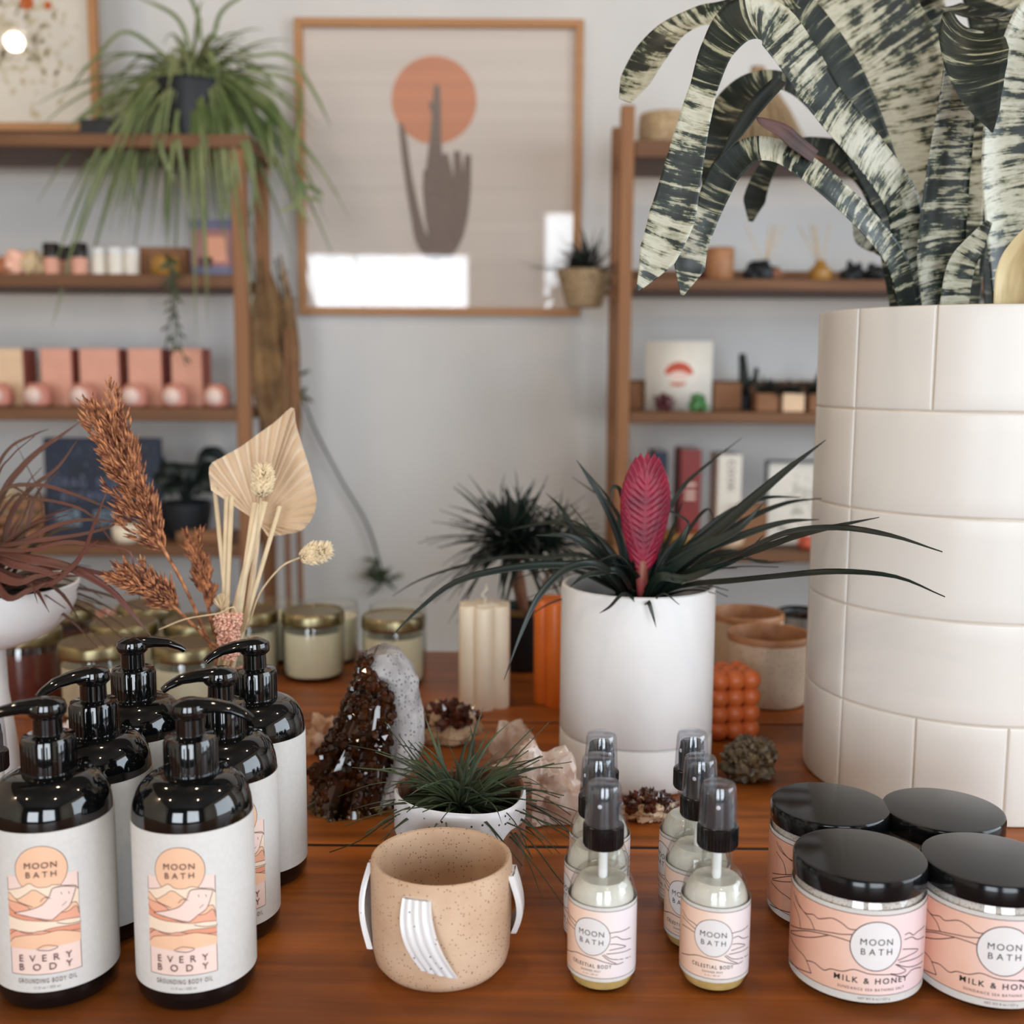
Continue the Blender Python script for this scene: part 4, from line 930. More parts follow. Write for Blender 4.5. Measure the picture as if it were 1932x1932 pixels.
GL = [([(-60, 1010, .93), (60, 620, .93), (200, 600, .92), (400, 620, .91), (620, 700, .90), (800, 920, .89), (950, 1100, .885)], 16),
      ([(-60, 1000, .92), (0, 560, .92), (250, 500, .91), (500, 560, .90), (750, 660, .89), (920, 730, .885)], 22),
      ([(-60, 1040, .90), (180, 1015, .88), (420, 1060, .87), (620, 1140, .86), (800, 1260, .855), (950, 1430, .85), (1080, 1590, .85)], 44),
      ([(-40, 1060, .92), (200, 1080, .9), (480, 1080, .89), (700, 1120, .89), (950, 1180, .885), (1100, 1210, .88)], 30),
      ([(-60, 980, .95), (60, 760, .95), (200, 540, .95), (400, 380, .95), (545, 185, .95)], 30),
      ([(-60, 960, .96), (0, 600, .96), (150, 380, .96), (300, 240, .96), (420, 160, .96), (560, 60, .98)], 36),
      ([(-80, 900, .97), (-60, 500, .97), (60, 250, .97), (250, 145, .97), (340, 110, .98)], 20),
      ([(-80, 950, .94), (-30, 500, .94), (80, 300, .93), (240, 160, .92)], 12),
      ([(-40, 1020, .91), (120, 920, .9), (350, 800, .89), (600, 745, .88), (880, 770, .875)], 34),
      ([(-40, 1040, .9), (200, 900, .89), (420, 870, .885), (650, 830, .88), (800, 780, .875), (850, 700, .87)], 24),
      ([(-40, 1060, .9), (200, 960, .88), (460, 900, .87), (700, 930, .865), (900, 960, .86), (940, 1100, .86), (985, 1340, .86)], 20),
      ([(0, 1250, .90), (250, 1200, .88), (450, 1110, .87), (580, 980, .86), (650, 800, .855), (720, 620, .85), (750, 540, .85)], 26),
      ([(0, 1270, .89), (300, 1200, .87), (500, 1080, .86), (600, 960, .855), (690, 890, .85)], 34),
      ([(0, 1200, .95), (150, 1000, .97), (290, 820, .98), (310, 700, .98), (280, 560, .98), (180, 350, .98), (95, 175, .98)], 10),
      ([(-60, 1150, .89), (100, 1060, .88), (300, 1100, .87), (430, 1150, .865), (520, 1040, .86)], 40),
      ([(-60, 1250, .885), (100, 1180, .875), (260, 1140, .87), (480, 1110, .865)], 46),
      ([(-60, 1000, .95), (80, 880, .96), (200, 640, .97), (190, 500, .98), (290, 380, .98)], 14),
      ([(-60, 1080, .95), (40, 1000, .95), (180, 820, .95), (260, 560, .95), (420, 400, .95)], 26),
      ([(-60, 1280, .88), (50, 1290, .875), (200, 1240, .87), (330, 1190, .87), (420, 1140, .87)], 36),
      ([(-60, 960, .93), (-20, 700, .93), (60, 520, .93), (180, 560, .93), (320, 640, .92)], 18)]
for i, (L, wz) in enumerate(GL):
    P = [p - O for p in z3(L)]; ww = wz / 3.714 / 2110 * 1.35
    s0 = Vector(((i % 5 - 2) * .008, -.01 + (i % 3) * .01, .003)); P = [s0, (s0 + P[0]) / 2 + Vector((0, 0, .022))] + P[1:] if P[0].length > .05 else [s0] + P[1:]
    MB().strap(P, [ww, ww * 1.05, ww, ww * .8, ww * .5, ww * .08], 26, (.1, -1, .6), .18, .0005, uo=i * .21).build('leaf', 'red_leaf', gp, None)
tuft((0, 0, .0), 80, (.07, .17), (.005, .010), (5, 75), (.1, .8), 31, base_r=.02).build('inner_foliage', 'red_leaf', gp, None)

# ------------------------------------------------------------------ glass bottle of dried stems
y = .905; x = bx(428, y, TZ + .08); V = Vector((x, y, TZ))
t = thing('glass_vase', 'small clear glass bottle holding the dried stems behind the pump bottles', 'vase', V)
MB().lathe([(0, 0), (.026, 0), (.0285, .003), (.0285, .065), (.024, .080), (.0145, .092), (.0135, .110), (.0152, .113), (.0150, .116), (.0125, .116), (.012, .093), (.022, .078), (.0268, .064), (.0268, .004), (0, .003)], 48).build('bottle_glass', 'glass', t)
NK = V + Vector((0, 0, .112))
def mouth(k, r=.006): return NK + Vector((r * cos(k * 2.4), r * sin(k * 2.4), 0))
def foot(k): return V + Vector((.012 * cos(k * 2.4 + 3), .012 * sin(k * 2.4 + 3), .006))
# pleated palm fan
pf = thing('palm_fan', 'pleated pale dried palm leaf shaped like a pointed fan, in the glass bottle', 'dried leaf', V)
hub = at(487, 1000, .93)
OUT = [(398, 925), (395, 880), (420, 862), (455, 842), (485, 820), (520, 795), (552, 768), (558, 800), (570, 840), (583, 880), (592, 915), (597, 945), (590, 975), (570, 1000), (540, 1008), (505, 1012)]
OUTS = smooth([(a, b, 0) for a, b in OUT], 46)
mb = MB(); rows = []; hubp = (487, 985)
for f in (.03, .2, .4, .6, .8, 1.0):
    rows.append([at(hubp[0] + (q.x - hubp[0]) * f, hubp[1] + (q.y - hubp[1]) * f, .935 + (.0034 if j % 2 else -.0034) * min(1, f * 1.3) - .012 * f * abs(j - 23) / 23) for j, q in enumerate(OUTS)])
back = [[p + Vector((0, .0009, 0)) for p in r] for r in rows]
k = len(rows[0])
mb.grid(rows); mb.grid(back, flip=True); mb.grid([rows[-1], back[-1]]); mb.grid([rows[0], back[0]])
mb.grid([[r[0] for r in rows], [r[0] for r in back]]); mb.grid([[r[-1] for r in rows], [r[-1] for r in back]])
mb.build('leaf_blade', 'palm', pf, 12, origin=V)
MB().tube(smooth([at(488, 990, .937), at(478, 1080, .925), at(460, 1180, .912), NK + Vector((.004, .004, 0)), foot(0)], 20), [.0022, .0026, .0026, .0025] * 5 + [.0025], 8).build('stem', 'palm', pf, None, origin=V)
# reeds
rd = [((405, 920), .925, .0020), ((427, 937), .92, .0018), ((437, 936), .915, .0021), ((481, 948), .90, .0026), ((499, 946), .905, .0030), ((528, 955), .915, .0019), ((490, 950), .895, .0022)]
for i, ((a, b), yy, rr) in enumerate(rd):
    m = MB().tube([at(a, b, yy), at(a, b, yy).lerp(mouth(i), .5), mouth(i), foot(i)], [rr, rr, rr * .9, rr * .9], 10)
    lb = ['thin pale reed farthest left in the glass bottle', 'pale reed second from the left in the glass bottle, behind its twin', 'pale reed just right of its twin in the glass bottle', 'thick pale reed left of the palm fan centre', 'thickest pale reed under the bunny tail', 'pale reed leaning out to the right of the bunch', 'pale reed between the two thick central reeds'][i]
    tag(m.build('reed', 'reed', None, None, loc=V, origin=V), lb, 'reed', 'pale reeds in the glass bottle')
def head(mb, c, ax, L, r, n, seed, seedlen=.006, sw=.0016, ang=.7, mi=0):
    """a seed head: short bristles laid along an axis, leaning forward"""
    rnd = random.Random(seed); ax = ax.normalized(); a = ax.orthogonal().normalized(); b = ax.cross(a)
    for i in range(n):
        f = rnd.random(); th = rnd.uniform(0, 2 * pi); rad = r * (sin(pi * min(1, f * .9 + .1)) ** .6) * rnd.uniform(.25, 1)
        d = a * cos(th) + b * sin(th); p = c + ax * L * f + d * rad * .55
        e = p + (ax * (1 - ang * .5) + d * ang).normalized() * seedlen * rnd.uniform(.7, 1.2)
        mb.tube([p, p.lerp(e, .5), e], [sw * .5, sw, sw * .15], 4, mi)
def bunny(px, py, yy, pts, label, ax):
    tp = at(px, py, yy); o = thing('bunny_tail', label, 'dried grass', V, 0, 'bunny tail grasses')
    m = MB(); m.ball(tp + ax * .011, .0070, 12, sc=(1.0, 1.0, 1.0)); head(m, tp, ax, .024, .0115, 700, 3, .0062, .0007, .7); m.build('seed_head', 'bunny', o, None, origin=V)
    MB().tube(smooth([tp] + [at(*p) for p in pts] + [mouth(9), foot(9)], 20), .0008, 6).build('stem', 'straw', o, None, origin=V)
bunny(492, 938, .885, [(480, 1060, .89), (462, 1180, .90)], 'cream bunny tail grass in front of the palm fan', Vector((.15, -.1, 1)).normalized())
bunny(566, 1052, .885, [(530, 1070, .885), (490, 1120, .89), (465, 1185, .90)], 'cream bunny tail grass arching out to the right on a thin stem', Vector((1, -.1, .3)).normalized())
def plume(pts, r, n, label, seed, sub=9, sl=.009):
    P = [at(*p) for p in pts]; o = thing('grass_plume', label, 'dried grass', V, 0, 'rust coloured grass plumes')
    sm = smooth(P, 40); m = MB(); rnd = random.Random(seed)
    n0 = int(len(sm) * .62)
    MB().tube(smooth(P + [mouth(seed), foot(seed)], 30), .0014, 6).build('stem', 'pampas', o, None, origin=V)
    for k in range(sub):
        f = k / sub; c = sm[int(f * n0)]; ax = (sm[int(f * n0)] - sm[int(f * n0) + 3]).normalized()
        for s in range(3 if k else 1):
            th = rnd.uniform(0, 2 * pi); q = ax.orthogonal().normalized(); q = Matrix.Rotation(th, 3, ax) @ q
            d = (ax * 1.0 + q * rnd.uniform(.2, .5)).normalized(); LL = r * rnd.uniform(1.6, 2.6) * (1 if k else .9)
            m.tube([c, c + d * LL], [.0006, .0003], 4)
            head(m, c + d * LL * .1, d, LL * .95, r * .26, n, seed * 50 + k * 5 + s, sl * 1.25, .0011, .34)
    m.build('seed_head', 'pampas', o, None, origin=V)
plume([(212, 838, .87), (262, 930, .87), (300, 1020, .875), (345, 1100, .885), (385, 1190, .895)], .020, 26, 'tall rust-brown grass plume leaning left in the glass bottle', 4, 14)
plume([(368, 1045, .92), (385, 1110, .915), (398, 1170, .91), (410, 1210, .905)], .008, 22, 'short upright rust grass plume beside the reeds', 5, 9, .007)
plume([(266, 1105, .86), (310, 1130, .87), (350, 1165, .88), (388, 1205, .89)], .011, 24, 'low rust grass plume lying out to the left above the jars', 6, 10, .008)
o = thing('dried_flower', 'peach coloured dried flower cluster at the mouth of the glass bottle', 'dried flower', V)
mb = MB(); c0, c1 = at(432, 1243, .865), at(430, 1158, .87); rnd = random.Random(3)
for i in range(900):
    f = rnd.random(); c = c0.lerp(c1, f); r = (.007 + .0045 * f) * math.sqrt(rnd.random()); th = rnd.uniform(0, 2 * pi)
    mb.ball(c + Vector((r * cos(th), r * sin(th), 0)), rnd.uniform(.0008, .0017), 5)
mb.build('flower_head', 'peach_dried', o, None, origin=V)
MB().tube([c0, NK + Vector((0, -.006, -.002)), foot(3)], .0015, 6).build('stem', 'straw', o, None, origin=V)
mb = MB(); rnd = random.Random(8); c = at(419, 1150, .88)
for i in range(26):
    th = rnd.uniform(-1, 1); mb.tube([c, c + Vector((sin(th) * .008, rnd.uniform(-.004, .004), cos(th) * .013))], [.0012, .0003], 4)
o = thing('straw_flower', 'tiny pale straw tuft at the foot of the reeds', 'dried flower', V); mb.build('flower_head', 'straw', o, None, origin=V)
MB().tube([c, mouth(4), foot(4)], .001, 5).build('stem', 'straw', o, None, origin=V)
o = tag(MB().tube(smooth([at(300, 1188, .86), at(350, 1168, .86), at(410, 1158, .865), at(445, 1152, .87), mouth(6)], 16), .0007, 5).build('dried_stalk', 'straw', None, None, loc=V, origin=V), 'single thin straw stalk lying sideways across the rust plumes', 'dried grass')

# ------------------------------------------------------------------ crystals
def prism(mb, c, d, r, L, mi=0, n=6, rot=0):
    d = d.normalized(); a = d.orthogonal().normalized(); b = d.cross(a)
    def ring(f, s): return [c + d * L * f + (a * cos(2 * pi * j / n + rot) + b * sin(2 * pi * j / n + rot)) * r * s for j in range(n)]
    mb.grid([ring(-.3, .9), ring(.55, 1), ring(1.0, .04)], True, mi)
def lump(c, sz, seed, amp=.25, freq=2.2, sub=28, ang=0, flat=0, cell=0):
    mb = MB(); rows = []; c = Vector(c); q = Matrix.Rotation(ang, 3, 'Z')
    for i in range(sub + 1):
        a = -pi / 2 + pi * i / sub; row = []
        for j in range(sub * 2):
            b = pi * j / sub; d = Vector((max(cos(a), 1e-4) * cos(b), max(cos(a), 1e-4) * sin(b), sin(a)))
            k = 1 + amp * noise.noise(d * freq + Vector((seed, 0, 0))) * 2 + amp * .5 * noise.noise(d * freq * 2.7 + Vector((0, seed, 0)))
            if cell: k += cell * (noise.cell(d * 5 + Vector((seed, 1, 1))) - .5) + cell * .5 * (noise.cell(d * 11 + Vector((seed, 1, 1))) - .5)
            p = Vector((d.x * sz[0], d.y * sz[1], d.z * sz[2])) * k; p = q @ p
            if flat and p.z < -sz[2] * .75: p.z = -sz[2] * .75
            row.append(c + p)
        rows.append(row)
    mb.grid(rows, True); return mb
def rough_stone(name, label, px, py_top, y, w, h, m, seed, amp=.3, dep=.8, cell=0, cat='crystal', crystals=None, cm=None, ang=0, z0=0, sharp=25):
    x = bx(px, y, TZ + h / 2); t = thing(name, label, cat, (x, y, TZ + z0))
    lump((0, 0, h * .43), (w / 2, w / 2 * dep, h * .55), seed, amp, 1.7, 22, ang, 1, cell).build('stone_body', m, t, sharp, loc=(0, 0, 0))
    if crystals:
        mb = MB(); rnd = random.Random(seed)
        for i in range(crystals):
            a = rnd.uniform(0, 2 * pi); e = rnd.uniform(.15, 1.4); d = Vector((cos(a) * cos(e), sin(a) * cos(e) * dep, sin(e)))
            prism(mb, Vector((d.x * w * .42, d.y * w * .42, h * .43 + d.z * h * .45)), d + Vector((rnd.uniform(-.5, .5), rnd.uniform(-.5, .5), rnd.uniform(-.2, .5))), rnd.uniform(.04, .09) * w, rnd.uniform(.08, .2) * w, 0, 6, rnd.random())
        mb.build('crystal_points', cm or m, t, 20)
    return t
# tall brown cluster with a grey rind
y = .900; x = bx(668, y, TZ + .02); G = Vector((x, y, TZ))
t = thing('crystal_cluster', 'tall dark brown crystal cluster with a pale grey speckled rind along its right side', 'crystal', G)
LVZ = [(1553, 583, 745, 745), (1535, 580, 742, 746), (1500, 585, 740, 748), (1460, 596, 750, 772), (1430, 606, 757, 792), (1400, 618, 757, 796), (1370, 632, 757, 797), (1340, 648, 756, 796), (1310, 662, 753, 792), (1280, 672, 744, 787), (1262, 677, 730, 780), (1245, 682, 712, 770), (1232, 695, 706, 755), (1226, 708, 712, 742)]
cr, rn = [], []
for i, (py, l, s_, r_) in enumerate(LVZ):
    z = at(668, py, y).z - TZ
    z = max(0, z) if i else 0
    zl = lambda v: (at(v, py, y) - G).x
    a, b, c = zl(l), zl(s_), zl(r_)
    dep = .038 * (1 - .55 * i / len(LVZ))
    ro = []
    for j in range(60):
        th = 2 * pi * j / 60; p = Vector(((a + b) / 2 + (b - a) / 2 * cos(th), dep * sin(th), z))
        k = 1 + .16 * noise.noise(p * 60 + Vector((3, 0, 0))) + .16 * (noise.cell(p * 110) - .5)
        ro.append(Vector(((a + b) / 2 + (p.x - (a + b) / 2) * k, p.y * k, z + (.002 * noise.noise(p * 150) if i else 0))))
    cr.append(ro)
    if i >= 2:
        w0 = b - .012 if i < 10 else a - .002; ro = []
        for j in range(60):
            th = 2 * pi * j / 60; p = Vector(((w0 + c) / 2 + (c - w0) / 2 * cos(th), .004 + dep * (.86 if i < 10 else 1.1) * sin(th), z))
            k = 1 + .16 * noise.noise(p * 80) + .12 * noise.noise(p * 210)
            ro.append(Vector(((w0 + c) / 2 + (p.x - (w0 + c) / 2) * k, p.y * k, z)))
        rn.append(ro)
def caps(rows):
    cc = lambda r: sum(r, Vector()) / len(r); return [[cc(rows[0])] * 60] + rows + [[cc(rows[-1]) + Vector((0, 0, .002))] * 60]
MB().grid(caps(cr), True).build('stone_body', 'citrine', t, 18)
MB().grid(caps(rn), True).build('rind', 'rind', t, 30)['label'] = 'pale grey speckled rind'
mb = MB(); mb2 = MB(); rnd = random.Random(11)
for i in range(420):
    li = rnd.uniform(0, len(LVZ) - 2.2); k = int(li); f = li - k; th = rnd.uniform(pi * .85, pi * 1.93); j = int(th / (2 * pi) * 60)
    p = cr[k][j].lerp(cr[k + 1][j], f); d = Vector((cos(th), sin(th), .25 + rnd.uniform(-.2, .4))) + Vector((rnd.uniform(-.5, .5), rnd.uniform(-.5, .5), rnd.uniform(-.5, .5)))
    low = k < 2; r = rnd.uniform(.002, .0050) * (1 - .3 * f) * (.55 if low else 1)
    prism(mb2 if low else mb, p, d, r, r * rnd.uniform(.9, 1.7), 0, 6, rnd.random())
mb.build('crystal_points', 'citrine', t, 15); mb2.build('pale_crystal_points', 'citrine_pale', t, 15)['label'] = 'small honey coloured crystals at the foot'
rough_stone('crystal', 'low brown crystal geode behind the air plant pot', 845, 1330, 1.05, .062, .040, 'geode_rind', 5, .2, .5, .1, crystals=90, cm='dark_geode')
rough_stone('crystal', 'small peach quartz crystal standing left of the tall brown cluster', 616, 1325, 1.02, .032, .036, 'peach_quartz', 2, .45, .7, .06)
rough_stone('crystal', 'round knobbly pale pink quartz left of the white cylinder planter', 968, 1370, .985, .042, .045, 'quartz', 8, .14, .8, .05, sharp=30)
rough_stone('crystal', 'large faceted pale pink quartz block behind the air plant pot', 1012, 1430, .862, .066, .062, 'quartz', 21, .34, .55, .07)
rough_stone('crystal', 'flat dark geode slice lying between the spray bottles', 1222, 1495, .868, .046, .020, 'geode_rind', 4, .15, .7, .1, crystals=110, cm='dark_geode')
rough_stone('crystal', 'mossy gold rough crystal chunk in front of the cream cups', 1416, 1425, .958, .048, .038, 'pyrite', 9, .22, .8, .15, crystals=120)
rough_stone('crystal', 'tiny pink stone at the foot of the tiled planter', 1522, 1468, .872, .008, .007, 'peach_quartz', 9, .2)
rough_stone('crystal', 'pink salt-like crystal lump between the left pump bottles', 133, 1310, .93, .024, .062, 'quartz', 14, .25, .8, .06)
rough_stone('crystal', 'small amber stone behind the left front pump bottle', 32, 1415, .83, .020, .018, 'peach_quartz', 15, .2)

# ------------------------------------------------------------------ small dark palm-like plant in a glass at the back of the table
y = 1.335; x = bx(985, y, TZ + .05); D = Vector((x, y, TZ))
t = thing('glass_vase', 'dark glass tumbler at the back edge of the table, behind the ivory candle', 'vase', D)
MB().lathe([(0, 0), (.027, 0), (.030, .004), (.032, .068), (.0335, .076), (.0320, .0765), (.0300, .066), (.028, .006), (0, .004)], 48).build('tumbler', 'charcoal', t)
MB().lathe([(.0322, .0700), (.0338, .0700), (.0342, .0772), (.0320, .0772)], 48).build('rim', 'gold', t)
o = thing('palm_plant', 'bushy dark green palm-like plant in the dark glass tumbler behind the table centre', 'plant', D)
MB().tube(smooth([(0, 0, .01), (.002, 0, .07), (-.008, 0, .12), (-.010, 0, .16)], 12), [.006, .007, .008, .009] * 3 + [.009], 10).tube([(0.004, 0, .05), (.03, .01, .11), (.045, 0, .15)], .002, 6).build('trunk', 'brown_clay', o)
tf = tuft((-.010, 0, .155), 190, (.075, .120), (.004, .0065), (-30, 80), (.1, .55), 17, base_r=.012)
b2 = tuft((.035, .01, .150), 60, (.05, .085), (.004, .006), (-20, 70), (.1, .5), 19, base_r=.01); tf.add(b2.v, b2.f)
tf.build('foliage', 'dark_leaf', o, None)
# ================================================================== back wall: shelving, pictures, plants
YF, YB = 2.27, 2.50
def zpx(py, y=YF, px=966): return at(px, py, y).z
def xpx(px, y=YF, py=600): return at(px, py, y).x
K = (YF * .992) / 2110
def bar(mb, x0, x1, y0, y1, z0, z1, bev=.002): return mb.box(((x0 + x1) / 2, (y0 + y1) / 2, (z0 + z1) / 2), (abs(x1 - x0), abs(y1 - y0), abs(z1 - z0)), bev=bev)
ls = thing('shelf_unit', 'open wooden shelf unit at the left with square posts and four shelves', 'shelf', (-1.2, (YF + YB) / 2, 0))
LO_ = ls.location.copy()
LSH = [zpx(252, px=250), zpx(517, px=250), zpx(770, px=250), zpx(1027, px=250), .30]
lx0, lx1 = -2.15, xpx(468)
for i, z in enumerate(LSH):
    bar(MB(), lx0, xpx(478 if i == 0 else 441), YF + (.02 if i == 4 else 0), YB, z - .026, z).build('shelf_board', 'shelf', ls, origin=LO_)
pz = LSH[0] - .027
bar(MB(), xpx(441), xpx(467), YF, YF + .03, 0, pz).build('post', 'post', ls, origin=LO_)
bar(MB(), xpx(441), xpx(467), YB - .03, YB, 0, pz).build('post', 'post', ls, origin=LO_)
bar(MB(), xpx(452), xpx(478), YB - .03, YB - .001, LSH[0], zpx(196)).build('post', 'post', ls, origin=LO_)
bar(MB(), lx0 - .03, lx0, YF, YF + .03, 0, pz).build('post', 'post', ls, origin=LO_)
bar(MB(), lx0 - .03, lx0, YB - .03, YB, 0, pz).build('post', 'post', ls, origin=LO_)
rs = thing('shelf_unit', 'open wooden shelf unit at the right, behind the white planters', 'shelf', (1.0, (YF + YB) / 2, 0))
RO_ = rs.location.copy()
RSH = [zpx(265, px=1400), zpx(526, px=1400), zpx(778, px=1400), zpx(1040, px=1400), .28]
rx1 = 2.1
for i, z in enumerate(RSH): bar(MB(), xpx(1192), rx1, YF + (.02 if i == 4 else 0), YB, z - (.034 if i == 0 else .024), z).build('shelf_board', 'shelf', rs, origin=RO_)
for x0, x1 in ((xpx(1166), xpx(1191)), (rx1, rx1 + .03)):
    for y0 in (YF, YB - .03): bar(MB(), x0, x1, y0, y0 + .03, 0, zpx(196)).build('post', 'post', rs, origin=RO_)
for i in (1, 2): bar(MB(), xpx(1192), rx1, YB - .012, YB - .001, RSH[i] + .0005, RSH[i] + (.035 if i == 1 else .062)).build('back_rail', 'shelf', rs, origin=RO_)
def on(px0, px1, py_top, zs, y, depth, name, label, cat, m, group=None, bev=.002, rot=0, prop='box_body'):
    """a box standing on the shelf at height zs, between two picture columns"""
    x0, x1 = at(px0, 600, y).x, at(px1, 600, y).x; h = max(.01, at(px0, py_top, y).z - zs)
    t = thing(name, label, cat, ((x0 + x1) / 2, y + depth / 2, zs), rot, group)
    return t, x1 - x0, h
# --- left shelf 1: spider plant in dark pot, art print, dark slate pieces
t, wd, h = on(295, 425, 140, LSH[0], 2.30, .12, 'spider_plant', 'large trailing green spider plant in a dark pot on the top left shelf', 'plant', None)
MB().lathe([(0, 0), (.056, 0), (.060, .003), (.078, .105), (.081, .112), (.079, .115), (.073, .110), (.068, .09), (0, .09)], 40).build('pot_body', 'charcoal', t)
mb = MB(); rnd = random.Random(21); c = Vector((0, 0, .10))
for i in range(330):
    a = rnd.uniform(0, 2 * pi) ; h_ = Vector((cos(a), sin(a) * .5, 0)); e = R(rnd.uniform(8, 80)); L = rnd.uniform(.16, .36); dr = rnd.uniform(.5, 1.9)
    P = []
    for q in (0, .2, .4, .6, .8, 1):
        p = c + h_ * cos(e) * L * q + Vector((0, 0, sin(e) * L * q - dr * L * q * q * (.75 if h_.x > .5 else 1))); p.y = min(p.y, .20); P.append(p)
    mb.strap(P, [.006, .009, .010, .009, .006, .0006], 14, (-cos(a) * .5, -1, 1), .2, .0005, m=1, uo=rnd.random())
mb.build('foliage', 'spider_leaf', t, None)
O = t.location.copy(); mb = MB()
SP = [[(420, 200), (440, 280), (452, 360), (455, 430)], [(430, 190), (465, 260), (480, 350), (470, 430)], [(410, 200), (420, 290), (430, 380), (440, 420)], [(330, 180), (270, 240), (252, 330), (262, 410)], [(300, 180), (230, 210), (170, 215), (140, 235)], [(330, 120), (240, 60), (180, 110), (120, 180)], [(330, 190), (335, 260), (345, 330), (358, 430)], [(310, 190), (300, 260), (318, 320), (335, 345)],
      [(450, 110), (540, 105), (590, 170), (625, 240)], [(460, 130), (560, 160), (560, 260), (555, 330)], [(450, 150), (520, 200), (540, 300), (560, 400)], [(450, 150), (500, 190), (510, 260), (515, 330)], [(400, 80), (420, 20), (480, -20)], [(360, 90), (330, 30), (250, -10)], [(380, 80), (370, 20), (340, -40)], [(430, 200), (438, 300), (425, 390), (420, 410)], [(560, 330), (570, 370), (590, 375), (612, 380)], [(560, 330), (560, 380), (540, 395), (520, 400)], [(560, 330), (565, 380), (572, 400), (585, 425)], [(560, 330), (575, 350), (600, 360), (610, 372)]]
for L in SP:
    mb.strap([at(a, b, 2.27 - .0 if b > 240 else 2.33) - O for a, b in L], [.006, .009, .009, .007, .001], 16, (0, -1, .3), .2, .0005, m=1)
mb.build('trailing_leaves', 'spider_leaf', t, None)
for px0, px1, pt, lb in ((160, 225, 222, 'flat dark slate piece at the left of the spider plant pot'), (222, 292, 212, 'dark low block touching the spider plant pot')):
    t, wd, h = on(px0, px1, pt, LSH[0], 2.31, .06, 'slate_piece', lb, 'stone', None, 'dark slates on the top left shelf')
    MB().box((0, 0, h / 2), (wd * .94, .05, h), bev=.004).build('stone_body', 'charcoal', t)
def frame_pic(name, label, px0, px1, py0, py1, y, th, m, tilt=0):
    x0, x1 = at(px0, 300, y).x, at(px1, 300, y).x; z1, z0 = at(px0, py0, y).z, at(px0, py1, y).z
    t = thing(name, label, 'picture', ((x0 + x1) / 2, y, z0)); W2, H = (x1 - x0), z1 - z0
    b = MB(); w = th
    b.box((-W2 / 2 + w / 2, -.01, H / 2), (w, .022, H), bev=.001).box((W2 / 2 - w / 2, -.01, H / 2), (w, .022, H), bev=.001).box((0, -.01, w / 2), (W2 - 2 * w, .022, w), bev=.001).box((0, -.01, H - w / 2), (W2 - 2 * w, .022, w), bev=.001)
    b.build('frame', m, t); return t, W2, H
# pale art print leaning at the far left
t, W2, H = frame_pic('picture_frame', 'oak framed pale botanical print leaning on the top left shelf, cut by the picture edge', -330, 197, -300, 248, 2.455, .017, 'oak')
MB().box((0, -.003, H / 2), (W2 - .03, .004, H - .03)).build('print', 'white_card', t)
mb = MB(); rnd = random.Random(2); O = t.location.copy()
for i in range(160):
    p = at(rnd.gauss(40, 45), rnd.gauss(90, 60), 2.4495) - O; p.y = -.0055; p.x = min(p.x, W2 / 2 - .03); p.z = max(.03, p.z)
    a = rnd.random() * 6; s = rnd.uniform(.006, .014)
    mb.add([p + Vector((cos(a) * s, 0, sin(a) * s)), p + Vector((-sin(a) * s * .4, 0, cos(a) * s * .4)), p - Vector((cos(a) * s, 0, sin(a) * s)), p + Vector((sin(a) * s * .4, 0, -cos(a) * s * .4))], [(0, 1, 2, 3)], 0)
for px, py, r in ((50, 5, .015), (90, 10, .009)):
    p = at(px, py, 2.449) - O; mb.add([Vector((p.x + r * cos(2 * pi * j / 20), -.0058, p.z + r * sin(2 * pi * j / 20))) for j in range(20)], [tuple(range(20))], 1)
M['tan_print'] = mat('tan_botanical_print', (206, 192, 158), .8); M['orange_print'] = mat('orange_dot_print', (206, 104, 40), .8)
mb.build('printed_artwork', ['tan_print', 'orange_print'], t, None)
MB().box((0, -.012, H / 2), (W2 - .034, .002, H - .034)).build('glass_pane', 'pane', t)

# --- left shelf 2
z = LSH[1]
def smalljar(px, r, h, zs, y, label, group, body, lid=None, lidh=.02, name='small_jar'):
    x = at(px, 500, y).x; t = thing(name, label, 'jar', (x, y, zs), 0, group)
    MB().lathe([(0, 0), (r * .92, 0), (r, .004), (r, h), (r * .9, h + .002), (0, h + .002)], 32).build('jar_body', body, t)
    if lid: MB().lathe([(0, h + .0021), (r * 1.03, h + .0021), (r * 1.03, h + lidh), (r * .9, h + lidh + .003), (0, h + lidh + .003)], 32).build('lid', lid, t)
for px, y, lb in ((98, 2.325, 'leftmost black-capped pink jar on the second left shelf'), (126, 2.39, 'rear black-capped pink jar of three'), (150, 2.32, 'rightmost black-capped pink jar of three')):
    smalljar(px, .0165, .034, z, y, lb, 'black-capped pink jars on the second left shelf', 'box_salmon', 'black_plastic', .028)
for px, y, lb in ((188, 2.34, 'leftmost white small jar on the second left shelf'), (218, 2.33, 'middle white small jar on the second left shelf'), (249, 2.335, 'rightmost white small jar on the second left shelf')):
    smalljar(px, .0155, .042, z, y, lb, 'white jars on the second left shelf', 'white_card', 'white_plastic', .012)
for px, r, hh, mt, lb in ((8, .018, .035, 'terracotta', 'rust dried bundle at the left end of the second left shelf'), (30, .022, .050, 'peach_dried', 'orange-red dried flower heap on the second left shelf'), (62, .022, .046, 'straw', 'beige dried flower heap beside the black-capped jars')):
    x = at(px, 500, 2.345).x; tag(lump((0, 0, hh * .5), (r, r * .8, hh * .6), px, .3, 2.5, 14, 0, 1).build('dried_flower_heap', mt, None, None, loc=(x, 2.345, z + .001)), lb, 'dried flowers')
t, wd, h = on(262, 356, 466, z, 2.40, .07, 'wooden_box', 'brown wooden box behind the yellow pot on the second left shelf', 'box', None)
